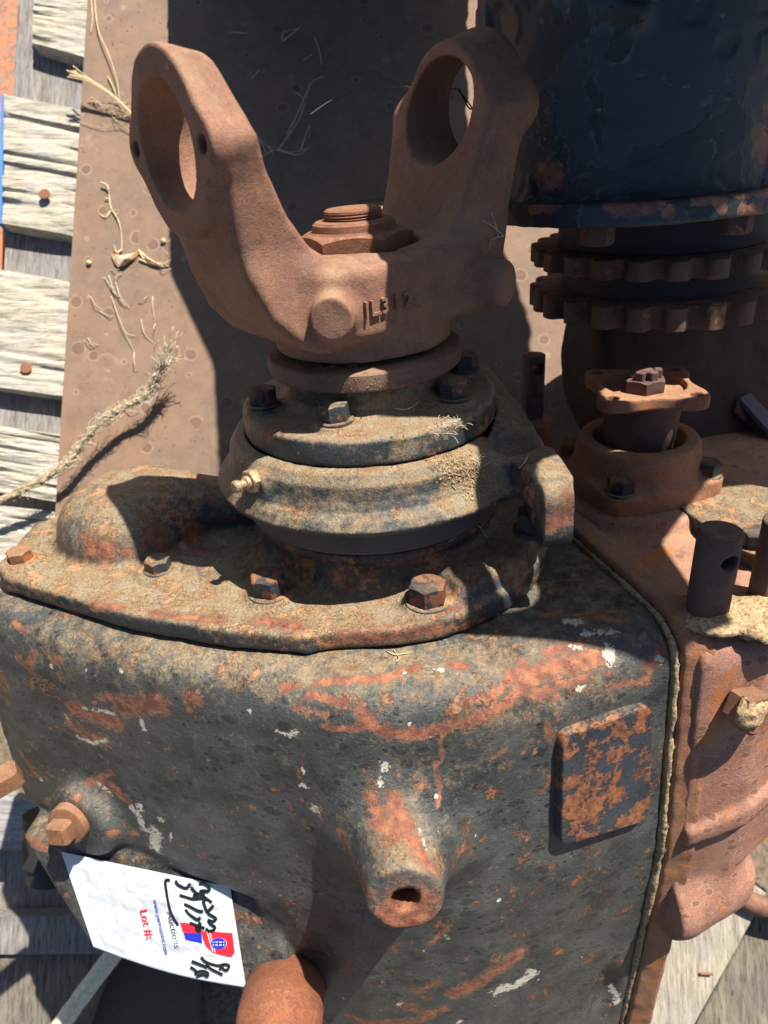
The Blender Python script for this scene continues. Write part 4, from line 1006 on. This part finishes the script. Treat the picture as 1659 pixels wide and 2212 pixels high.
# ================================================================= BLUE MACHINE ABOVE RIGHT
bm = thing('sprocket_machine', (20.5, 13.5, 0), 'blue-black painted drum with a bolted flange and rusty double sprocket at the upper right', 'machine')
DC = (20.6, 13.6); SPX, SPY = 24.0, 13.8
def f_drum(X, Y, Z):
    r = ln(X-DC[0], Y-DC[1]); d = smax(r-10.65, np.maximum(7.4-Z, Z-26), .2)
    d = smin(d, capsule(X, Y, Z, (10.8, 9.5, 20), (17, 3.3, 17.6), .9, .5), 1.2)
    d = smin(d, smax(smax(np.abs(X-10.4)-.8, np.abs(Y-12)-1.5, .3), -(Z-11.5), .4), .6)
    return d
V, F = nets(f_drum, (8, 1, 7), (32.5, 26, 26.5), .22, lambda P: .10*vnoise(P*.6)+.05*vnoise(P*1.7)+.12*np.round(np.clip(vnoise(P*.45+3)*3, -1, 1)))
db_ = bvh_of(V, F)
wd = wear_field(V, db_, [(0, [(1175, 370), (1195, 380)], 22, 1), (0, [(1640, 300), (1655, 330)], 24, 1), (0, [(1655, 230), (1659, 232)], 9, 1), (0, [(1560, 30), (1563, 32)], 4, 1), (2, [(1575, 35), (1577, 36)], 4, .9), (0, [(1290, 235), (1296, 240)], 3, 1), (0, [(1170, 45), (1172, 47)], 4, 1),
     (1, [(1300, 330), (1450, 340), (1600, 350)], 30, .45), (1, [(1330, 90), (1400, 110)], 40, .25), (0, [(1150, 420), (1659, 375)], 4, .7), (1, [(1100, 20), (1250, 30)], 25, .3)])
mk('drum', V, F, M_blue, bm, sharp=0, wear=wd)
def f_bfl(X, Y, Z):
    r = ln(X-DC[0], Y-DC[1]); d = smax(r-12.0, np.maximum(6.35-Z, Z-7.75), .18)
    d = smin(d, smax(smax(np.abs(X-5.4)-4.9, np.abs(Y-15.9)-3.6, 1.0), np.maximum(6.35-Z, Z-7.75), .18), .8)
    return d
V, F = nets(f_bfl, (-.5, 0, 5.8), (33.5, 27, 8.3), .2, lambda P: .10*vnoise(P*.7)+.07*vnoise(P*2.1))
db_ = bvh_of(V, F)
wd = wear_field(V, db_, [(0, [(1320, 440), (1350, 455), (1420, 440)], 14, 1.1), (0, [(1150, 450), (1200, 445)], 9, 1.1), (0, [(1440, 455), (1445, 462)], 10, 1.1), (0, [(1500, 432), (1659, 415)], 9, 1.1), (0, [(1540, 425), (1560, 450)], 10, 1.1), (0, [(1240, 428), (1659, 395)], 5, 1.1), (0, [(1600, 455), (1640, 450)], 9, 1.1), (0, [(800, 440), (850, 450)], 16, 1.2), (1, [(775, 400), (775, 460)], 12, 1.4)])
mk('flange', V, F, M_blue, bm, sharp=0, wear=wd)
for a, b in ((1292, 490), (1592, 462)):
    c = UY(a, b, DC[1]-9.2); c[2] = 6.35; r_ = c[:2]-np.array(DC); 
    m = MB(); m.add(*hexhead(c, (0, 0, -1), 1.9, 1.25, 20)); m.build('flange_nut', M_sprk, bm, sharp=28)
MB().add(*lathe([(7.7, 6.5), (7.7, 3.7), (7.6, 3.6), (6.2, 3.5)], c=(SPX, SPY, 0), n=96)).build('hub', M_hub, bm, sharp=30)
MB().add(*lathe([(7.3, 2.4), (7.3, .5), (7.2, .4)], c=(SPX, SPY, 0), n=96)).build('hub', M_hub, bm, sharp=30)
def sprocket(z0, z1, R, nt_, rot):
    P = []
    for i in range(nt_):
        a = 2*math.pi*i/nt_+rot; st = 2*math.pi/nt_
        for f_, rr in ((-.5, -.98), (-.42, -.93), (-.35, -.78), (-.30, -.5), (-.25, -.22), (-.18, -.06), (-.08, 0), (.08, .0), (.18, -.06), (.25, -.22), (.30, -.5), (.35, -.78), (.42, -.93)):
            P.append((a+f_*st+.004*math.sin(i*5.3), R+rr+.05*math.sin(i*2.7)))
    V = []; n = len(P); c = np.array([SPX, SPY, 0])
    for z, k in ((z0, -.08), (z0+.06, 0), (z1-.06, 0), (z1, -.08)):
        for a, r in P: V.append(c+np.array([(r+k)*math.cos(a), (r+k)*math.sin(a), z]))
    F = []
    for j in range(3):
        for i in range(n): F.append([j*n+i, j*n+(i+1) % n, (j+1)*n+(i+1) % n, (j+1)*n+i])
    for z, b in ((z0, 0), (z1, 3)):
        k = len(V)
        for a, r in P: V.append(c+np.array([3*math.cos(a), 3*math.sin(a), z]))
        for i in range(n):
            q = [b*n+i, b*n+(i+1) % n, k+(i+1) % n, k+i]; F.append(q if b else q[::-1])
    return mk('sprocket', V, F, M_sprk, bm, sharp=40)
sprocket(2.25, 3.6, 9.8, 23, .1); sprocket(-1.2, .45, 9.8, 23, .12)
MB().add(*lathe([(3.2, -1.9), (3.2, -1.2)], c=(SPX, SPY, 0), n=48)).build('shaft', M_hub, bm)
# added plate, unseen above the frame, to shade the right half of the yoke
CASTER_OUTLINE = [(7.2, 2), (7.3, -6.4), (9, -11.0), (10.6, -12.6), (14.1, -13.0), (17.1, -14), (17.6, -17), (19, -21.2), (25.1, -22.8), (30, -23.8), (33.8, -23), (34.3, -13), (38.5, -8), (52, -7.5), (52, 16), (38, 16.5), (30, 14), (14, 14)]
def f_caster(X, Y, Z):
    d = smax(poly(X, Y, CASTER_OUTLINE), np.maximum(25-Z, Z-26.3), .4)
    d = smax(d, -(ln((X-32.2)/4.2, (Y+4.7)/2.3)-1)*2.3, .3)
    return smax(d, -(ln(X-22.2, Y+17.3)-2.35), .3)
V, F = nets(f_caster, (6.2, -25, 24.4), (53, 17.5, 28.8), .5); mk('yoke_shadow_caster', V, F, M_blue, bm, sharp=0, wear=np.zeros((len(V), 3)))
Ssun = SUN/SUN[2]
def atz(p, z): return p+Ssun*(z-p[2])
ed = [atz(G(a, b), 40.0) for a, b in ((370, -60), (371, 300), (376, 600), (470, 800), (482, 1040), (520, 1200))]
print('ed', [np.round(q,1) for q in ed], 'elev', math.degrees(elev))
pl = [(p[0], p[1]) for p in ed]+[(20, 3)]+[tuple(atz(G(a, b), 40.0)[:2]) for a, b in ((1165, 900), (1150, 700), (1100, 560), (1015, 300), (1015, -60))]+[(22, 82), (-14, 82)]
def f_top(X, Y, Z): return smax(poly(X, Y, pl), np.maximum(40-Z, Z-42.5), .5)
V, F = nets(f_top, (-25, -2, 39), (64, 85, 43.5), 1.0); mk('plate_shadow_caster', V, F, M_blue, bm, sharp=0, wear=np.zeros((len(V), 3)))  # invented slab out of view, outlined to throw the steel plate's shadow
MB().add(*lathe([(6, 27), (6, 41)], c=(22, 8, 0), n=48)).build('caster_column', M_blue, bm)  # unseen post added between the two shadow-casting plates

# dark machine parts behind the flange
dk = thing('shaded_drum', (26, 24, -14), 'dark greasy round housing in shadow behind the rusty drive flange', 'machine part')
def f_dk(X, Y, Z):
    d = cylx(X, Y, Z, (32, 22, -9), (.15, -.9, .4), 12.2, -4, 5, 1.6)
    for a, b, r in ((27.6, 13.6, 1.1),):
        pass
    return d
V, F = nets(f_dk, (17, 10, -24), (47, 32, 6), .4, lambda P: .25*vnoise(P*.5)+.1*vnoise(P*1.4)); mk('wheel_body', V, F, m_rust('dark_rust', a=(.035, .024, .02), b=(.07, .04, .028), dust=-.1), dk, sharp=0)
for a, b in ((1450, 745), (1590, 890)):
    d = ray(a, b); p = CP+d*(66 if b > 800 else 66)
    m = MB(); m.add(*hexhead(p, (.1, -.85, .5), 2.0, 1.6, 10)); m.build('bolt', M_rod, dk, sharp=28)
rb = thing('steel_bar', (36, 12, -14), 'dark painted steel bar slanting behind the gearbox at the right edge', 'bar')
m = MB(); a_ = CP+ray(1615, 925)*66; b_ = CP+ray(1790, 1040)*60; m.add(*box((a_+b_)/2, (np.linalg.norm(b_-a_)+4, 1.6, 2.0), u=b_-a_, w=(0, -.6, .8), bev=.2)); m.build('bar_body', m_flat('grey_blue_bar', (.05, .055, .07), .5), rb, sharp=30)

# ================================================================= GROUND, PLATE, PALLET
def slab(name, quad, h0, h1, mat, parent=None, nx=2, ny=2, amp=0, groove=None, **k):
    """board whose top outline is given by four corner points at height h1"""
    c = [G(a, b, h1) for a, b in quad]; V = []; F = []
    for j in range(ny+1):
        for i in range(nx+1):
            u, v = i/nx, j/ny; p = (1-u)*(1-v)*c[0]+u*(1-v)*c[1]+u*v*c[2]+(1-u)*v*c[3]
            q = 0
            if amp:
                q = amp*float(vnoise(np.array([[v*ny*.22+p[0]*.1, u*1.3, 3.3+c[0][0]]]))[0])+amp*.6*float(vnoise(np.array([[v*ny*.6, u*4, 7.1+c[0][0]]]))[0])
                if groove: q -= groove*max(0, float(vnoise(np.array([[v*ny*.38, u*.9, 1.7+c[0][1]]]))[0])-.12)*3
            V.append(p+GN*q+(GX*.12*float(vnoise(np.array([[v*9, 0, u*2]]))[0]) if amp else 0))
    for j in range(ny):
        for i in range(nx): a = j*(nx+1)+i; F.append([a, a+nx+1, a+nx+2, a+1])
    k0 = len(V)
    border = [i for i in range(nx+1)]+[j*(nx+1)+nx for j in range(1, ny+1)]+[ny*(nx+1)+i for i in range(nx-1, -1, -1)]+[j*(nx+1) for j in range(ny-1, 0, -1)]
    for i in border: V.append(np.array(V[i])-GN*((np.array(V[i])-G0)@GN-h0))
    m_ = len(border)
    for i in range(m_): F.append([border[i], border[(i+1) % m_], k0+(i+1) % m_, k0+i])
    F.append([k0+i for i in range(m_)][::-1])
    return mk(name, V, F, mat, parent, sharp=50, **k)
# ground reaching far away
M_ground = m_flat('yard_dirt', (.16, .125, .09), .95, 1.5, .35, .3, spec=.1)
gp = [G0-GN*HG+GX*x+GY*y for x, y in ((-30000, -30000), (30000, -30000), (30000, 30000), (-30000, 30000))]
gnd = mk('ground', gp, [[0, 1, 2, 3]], M_ground, None, origin=G0-GN*HG, smooth=False); tag(gnd, kind='structure')
def at(a, b, h=0): return G(a, b, h)
M_orange = N('orange_paint_sheet'); s = M_orange
_n = s.noise(.9, 9, .65, dist=.4); c_o = s.mix(s.rng(s.noise(2, 5), .4, .6), (.20, .12, .09), (.28, .17, .12)); c_o = s.mix(s.rng(_n, .49, .53), c_o, (.55, .16, .07))
M_orange = s.done(c_o, .7, s.bump(_n, .05, .6))
sh = slab('painted_sheet', [(-500, -400), (210, -400), (160, 1250), (-600, 1250)], -9.0, -7.0, M_orange, None, origin=at(-100, 500, -8)); tag(sh, 'rusty steel sheet with flaking orange paint under the pallet', 'steel sheet')
steel = slab('steel_plate', [(193, -60), (2300, -60), (2300, 2250), (60, 2250)], -.8, 0, M_plate, None, origin=at(500, 500)); tag(steel, 'large brown rusty steel plate lying flat behind the yoke', 'steel plate')
# trim the plate: it ends where the boards show at the bottom
bpy.data.objects.remove(steel)
steel = slab('steel_plate', [(193, -60), (1850, -60), (1850, 1220), (112, 1220)], -.8, 0, M_plate, None, origin=at(500, 500)); tag(steel, 'large brown rusty steel plate lying flat behind the yoke', 'steel plate')

pal = thing('pallet', at(80, 600, -6), 'weathered grey wooden pallet with rusty nails at the left of the steel plate', 'pallet')
nx_, ny_ = 30, 64
SL = [([(75, -60), (190, -60), (181, 128), (68, 92)]), ([(9, 203), (168, 238), (153, 508), (3, 482)]), ([(-60, 568), (146, 610), (131, 856), (-60, 828)]), ([(-60, 910), (131, 940), (118, 1085), (-60, 1050)]), ([(-60, 1085), (125, 1105), (100, 1300), (-60, 1290)])]
for i, q in enumerate(SL):
    q = [tuple(np.array(p)+(np.array([0, 0]))) for p in q]
    q = [q[0], (q[1][0]+25, q[1][1]+3), (q[2][0]+25, q[2][1]+3), q[3]]
    slab('slat', q, -3.0, -.85, M_wood, pal, nx=nx_, ny=ny_, amp=.35, groove=.5)
for q in ([(45, -60), (200, -60), (170, 1300), (-35, 1300)],):
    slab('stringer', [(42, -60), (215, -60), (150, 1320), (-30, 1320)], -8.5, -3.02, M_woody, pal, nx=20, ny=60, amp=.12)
bl = slab('blue_edge', [(2, 205), (9, 203), (3, 482), (-4, 484)], -3.0, -.9, m_flat('blue_paint', (.05, .17, .42), .6), pal); bl['label'] = 'blue painted edge of the second slat'
for (a, b, hh) in ((96, 419, .55), (56, 795, .05)):
    p = at(a, b, -.7+hh); m = MB(); m.add(*lathe([(.18, -1.5), (.18, -.12), (.62, -.08), (.66, 0), (.6, .08), (.1, .11)], c=p, axis=GN+GX*.05, n=20)); m.build('nail', M_nut, pal, sharp=30)

p2 = thing('crate_boards', at(60, 2050, -6), 'dark weathered boards below the sticker at the lower left', 'pallet')
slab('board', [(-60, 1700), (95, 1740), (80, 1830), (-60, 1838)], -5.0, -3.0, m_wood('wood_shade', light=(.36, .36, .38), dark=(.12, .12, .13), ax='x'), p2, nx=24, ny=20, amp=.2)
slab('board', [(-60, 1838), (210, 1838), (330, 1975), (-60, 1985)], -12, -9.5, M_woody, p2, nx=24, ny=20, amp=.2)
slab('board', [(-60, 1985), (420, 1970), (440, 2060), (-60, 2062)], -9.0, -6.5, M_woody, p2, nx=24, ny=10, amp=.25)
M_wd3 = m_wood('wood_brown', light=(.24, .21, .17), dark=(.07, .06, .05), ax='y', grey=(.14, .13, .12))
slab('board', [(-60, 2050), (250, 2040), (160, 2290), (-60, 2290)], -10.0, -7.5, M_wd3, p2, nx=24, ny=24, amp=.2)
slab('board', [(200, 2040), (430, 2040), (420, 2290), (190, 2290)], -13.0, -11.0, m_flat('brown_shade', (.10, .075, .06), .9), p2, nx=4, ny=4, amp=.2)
stp = [at(a, b, -4.5) for a, b in ((300, 2000), (255, 2050), (200, 2120), (120, 2230))]
V = []; 
for p, q in zip(smooth_path(stp, 10)[:-1], smooth_path(stp, 10)[1:]): pass
P = smooth_path(stp, 12); 
V, F = tube(P, [.95+.02*rng.randn() for _ in P], 16)
strip = mk('cream_pipe', V, F, m_flat('cream_plastic', (.66, .59, .44), .6, 2, .15), None, origin=at(200, 2120, -4.5), sharp=30); tag(strip, 'pale cream pipe leaning across the dark boards below the sticker', 'pipe')

p3 = thing('timber_stack', at(1530, 2080, -8), 'grey timbers running diagonally under the gearbox at the lower right', 'timber')
M_w4 = m_wood('timber_grey', light=(.42, .38, .30), dark=(.17, .14, .11), ax='y')
def beam(a, b, w, h, t, mat, par):
    A_, B_ = at(*a), at(*b); c = (A_+B_)/2-GN*(h+t/2)*1.0
    m = MB(); m.add(*box(c, (np.linalg.norm(B_-A_), w, t), u=B_-A_, w=GN, bev=.15)); return m.build('timber', mat, par, sharp=30)
beam((1370, 2330), (1610, 1900), 7.0, 1.5, 8, M_w4, p3); beam((1560, 2380), (1760, 1990), 6.5, 3.5, 6, M_wd3, p3)
nl = MB(); nl.add(*tube([at(1513, 2103, -1.2), at(1540, 2104, -1.1)], .13, 6)); nl.build('nail', M_nut, p3)
nl = thing('rusty_ring', at(1630, 1900, -4), 'curved rusty rim with black paint beneath the rusty case at the right edge', 'rim')
P = [at(a, b, -1.0) for a, b in ((1545, 1905), (1580, 1922), (1625, 1950), (1700, 1975), (1800, 1990))]
MB().add(*tube(smooth_path(P, 6), 1.05, 12)).build('rim', m_rust('rim_rust', paint=.7), nl)
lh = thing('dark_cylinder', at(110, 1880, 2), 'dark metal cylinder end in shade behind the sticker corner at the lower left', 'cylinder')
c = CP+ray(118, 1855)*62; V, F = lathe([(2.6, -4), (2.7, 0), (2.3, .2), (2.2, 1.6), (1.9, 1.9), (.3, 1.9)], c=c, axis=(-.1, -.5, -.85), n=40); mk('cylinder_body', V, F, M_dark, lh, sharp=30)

# ================================================================= DRY GRASS, TWINE, WIRE
def strands(name, paths, mat, label, cat, r=.05, h=.12, group=None, lift=None):
    m = MB(); o0 = at(*paths[0][0])
    for k_, p in enumerate(paths):
        P = []
        for i, q in enumerate(p):
            hh = q[2] if len(q) > 2 else h
            P.append(at(q[0], q[1], hh))
        P = smooth_path(P, 6); n = len(P); rr = [r*(1-.6*i/n) for i in range(n)]
        m.add(*tube(P, rr, 5))
    o = m.build(name, mat, None, origin=o0); tag(o, label, cat, group); return o
strands('grass_stalk', [[(203, -30, .3), (211, 60, .5), (236, 120, .8), (254, 180, .6), (257, 225, .4)], [(233, 165, .3), (247, 195, .3), (253, 222, .3)], [(196, -10, .2), (200, 40, .2), (196, 70, .2)]], M_straw, 'long pale grass stalk curving down from the top of the plate', 'grass', .09)
fr = []
for i in range(16):
    o_ = rng.uniform(-5, 5); fr.append([(148+rng.uniform(-4, 14), 152+o_*1.4+rng.uniform(-4, 10), 2.6), (190+rng.uniform(-3, 3), 172+o_, 2.4), (235, 200+o_*.7, 1.8), (275, 235+o_*.6, 1.0), (300, 262+o_, .5)])
strands('frayed_straw', fr, M_straw, 'bundle of frayed straw pointing left beside the left yoke arm', 'straw', .075)
fr = []
for i in range(26):
    a0, b0 = rng.uniform(185, 290), 0; b0 = 205+(a0-185)*.55+rng.normal(0, 14)
    an_ = rng.uniform(-.4, .9); L = rng.uniform(14, 60); fr.append([(a0, b0, .2), (a0+L*.5*math.cos(an_), b0+L*.5*math.sin(an_)+rng.uniform(-6, 6), rng.uniform(.2, 1.0)), (a0+L*math.cos(an_), b0+L*math.sin(an_), .15)])
fr += [[(168, 262, .2), (220, 276, .3), (262, 270, .5), (300, 300, .3)], [(190, 215, .3), (230, 208, .6), (262, 214, .4)]]
strands('grass_tuft', fr, M_straw, 'tangle of dry grass on the plate left of the yoke arm', 'grass', .045)
strands('root_strand', [[(218, 395, .5), (232, 402, .5), (236, 425, .2), (240, 450, .2), (255, 475, .3), (262, 505, .2), (263, 540, .3)], [(236, 430, .2), (226, 428, .3)], [(240, 455, .1), (228, 470, .1), (215, 462, .1)], [(263, 540, .2), (252, 545, .4), (247, 530, .5)]], M_straw, 'thin curled root lying on the plate above the leaf scrap', 'root', .13, group='roots on the plate')
strands('root_strand', [[(300, 540, .3), (310, 558, .3), (330, 566, .3), (352, 570, .4), (372, 560, .5)], [(305, 545, .2), (322, 560, .6), (352, 575, .4)], [(300, 560, .2), (330, 572, .2), (365, 575, .2)]], M_straw, 'short curled root lying beside the outer curve of the left yoke arm', 'root', .15, group='roots on the plate')
fr = []
for (a, b, c, d) in ((225, 600, 270, 660), (235, 595, 255, 640), (250, 610, 280, 665), (240, 625, 262, 642), (262, 592, 246, 612), (300, 655, 320, 640), (240, 640, 290, 760), (290, 760, 300, 800), (330, 640, 335, 700), (335, 700, 330, 730), (305, 690, 330, 740), (270, 715, 292, 726), (215, 672, 245, 682), (195, 640, 222, 670), (190, 730, 215, 745), (345, 585, 372, 580), (280, 560, 300, 545), (240, 585, 262, 588), (205, 750, 180, 735), (265, 880, 300, 890), (255, 868, 262, 884)):
    mx, my = (a+c)/2+rng.uniform(-6, 6), (b+d)/2+rng.uniform(-6, 6); fr.append([(a, b, .1), (mx, my, rng.uniform(.2, .8)), (c, d, .12)])
strands('grass_litter', fr, M_straw2, 'scattered dry grass blades on the sunlit strip of the plate', 'grass', .055)
# frayed twine
TW = [(-40, 1100, 2.5), (60, 1052, 2.8), (140, 1005, 3.0), (180, 955, 3.2), (215, 915, 3.4), (262, 880, 3.2), (305, 862, 3.0), (330, 830, 3.4), (345, 800, 4.0)]
base = smooth_path([at(*p) for p in TW], 8); m = MB()
for k in range(5):
    P = []
    for i, p in enumerate(base):
        t = base[min(i+1, len(base)-1)]-base[max(i-1, 0)]; u, v, w = frame(t, GN); a = i*.42+k*2*math.pi/5
        P.append(p+(u*math.cos(a)+v*math.sin(a))*(.19+.06*rng.randn())*(1-.3*i/len(base)))
    m.add(*tube(P, [.15+.04*abs(rng.randn()) for _ in P], 6))
M_twine = m_flat('dirty_twine', (.34, .27, .17), .9, 3, .45)
tw = m.build('twine', M_twine, None, origin=at(180, 955, 3)); tag(tw, 'frayed brown twine running off the pallet onto the plate at the left', 'twine')
m = MB()
for i in range(420):
    j = rng.randint(4, len(base)-1); p = base[j]; t = base[min(j+1, len(base)-1)]-base[j-1]; t /= np.linalg.norm(t)
    q = p+t*rng.uniform(-1.2, 2.6)+rng.normal(0, .4, 3)
    m.add(*tube(smooth_path([p+rng.normal(0, .25, 3), (p+q)/2+rng.normal(0, .3, 3), q], 4), .03, 3))
e_ = base[-1]; t = base[-1]-base[-6]; t /= np.linalg.norm(t)
for i in range(38):
    q = e_+t*rng.uniform(1.0, 4.2)+rng.normal(0, .75, 3); m.add(*tube(smooth_path([e_-t*1.0+rng.normal(0, .2, 3), e_+t*.5+rng.normal(0, .2, 3), (e_+q)/2+rng.normal(0, .35, 3), q], 4), [.06]*8+[.04]*5, 4))
o = m.build('loose_fibres', M_straw2, tw, sharp=0) if False else None
fo = mk('loose_fibres', np.array(m.v), m.f, M_straw2, None, origin=at(180, 955, 3), sharp=0)
fo.parent = tw; fo.matrix_parent_inverse = tw.matrix_world.inverted(); fo['kind'] = 'stuff'
# grass behind the yoke, in shade
fr = []
for (pp) in ([(560, 345), (590, 325), (620, 330), (650, 325), (668, 318)], [(575, 330), (560, 300), (552, 285)], [(600, 325), (625, 290), (650, 250), (668, 190)], [(650, 325), (668, 270), (668, 300)], [(620, 290), (645, 240), (672, 180), (700, 165)], [(590, 330), (572, 310), (548, 300)], [(610, 90), (640, 65), (648, 58)], [(680, 80), (690, 110), (695, 140)], [(655, 130), (675, 118)], [(610, 85), (612, 70), (640, 62)], [(500, 70), (535, 72)], [(560, 150), (548, 165), (540, 170)], [(600, 320), (640, 335), (668, 318)], [(640, 200), (655, 215), (650, 250)]):
    fr.append([(a, b, .15+.5*math.sin(i*1.3)**2) for i, (a, b) in enumerate(pp)])
strands('grass_litter', fr, M_straw2, 'dry grass in the shade on the plate between the yoke arms', 'grass', .07)
# wire round the right yoke arm
w_ = [CP+ray(a, b)*d for a, b, d in ((671, 247, 50), (720, 215, 50), (780, 196, 49.5), (850, 188, 48.5), (905, 192, 46.5), (915, 205, 44.8), (950, 200, 46.5), (988, 192, 49.0), (1000, 210, 50), (1012, 232, 51), (1020, 235, 51), (1012, 222, 51), (990, 195, 49.5))]
m = MB(); m.add(*tube(smooth_path(w_, 8), .055, 6)); w2 = [CP+ray(a, b)*d for a, b, d in ((695, 205, 51), (740, 165, 51), (800, 148, 50), (830, 158, 49), (880, 188, 47.5))]
m.add(*tube(smooth_path(w2, 8), .03, 5)); wi = m.build('wire', M_wire, None, origin=w_[4]); tag(wi, 'thin rusty wire looped through the bore of the right yoke arm', 'wire')
# leaf scrap
lp = [at(a, b, .35) for a, b in ((240, 548), (262, 552), (284, 548), (300, 541), (288, 560), (270, 572), (255, 578), (246, 566))]
lc = at(268, 560, 1.1); V = lp+[lc]; F = [[i, (i+1) % 8, 8] for i in range(8)]
V = V+[np.array(v)-GN*.08 for v in V]; F = F+[[j+9 for j in f[::-1]] for f in F]+[[i, i+9, (i+1) % 8+9, (i+1) % 8] for i in range(8)]
sL = N('leaf_mat'); nn_ = sL.noise(1.4, 4); lf = mk('leaf_scrap', V, F, sL.done(sL.mix(sL.rng(nn_, .4, .6), (.50, .22, .05), (.62, .55, .42)), .6, sL.bump(nn_, .1)), None, origin=lc, sharp=20); tag(lf, 'small curled orange and white leaf scrap on the plate', 'leaf')
for i, (a, b) in enumerate(((353, 521), (192, 568))):
    p = at(a, b, .2); V, F = lathe([(.02, -.25), (.3, -.1), (.3, .15), (.02, .32)], c=p, axis=GN, n=8); o = mk('pebble', np.array(V), F, M_straw, None, origin=p, sharp=0)
    tag(o, ['tiny tan pebble on the plate close to the left yoke arm', 'tiny tan pebble on the plate left of the leaf scrap'][i], 'pebble', 'pebbles on the plate')
m = MB()
for _ in range(260):
    a, b = rng.uniform(150, 470), rng.uniform(0, 1030); p = at(a, b, .03); r = rng.uniform(.03, .10)
    V, F = lathe([(.01, -r), (r, 0), (.01, r)], c=p, axis=GN, n=5); m.add(V, F)
gr = m.build('grit', M_plate, None, origin=at(300, 500)); tag(gr, 'fine grit scattered over the sunlit part of the steel plate', 'grit', kind='stuff')
for o in bpy.data.objects:
    if '_org' in o: del o['_org']
bpy.context.view_layer.update()
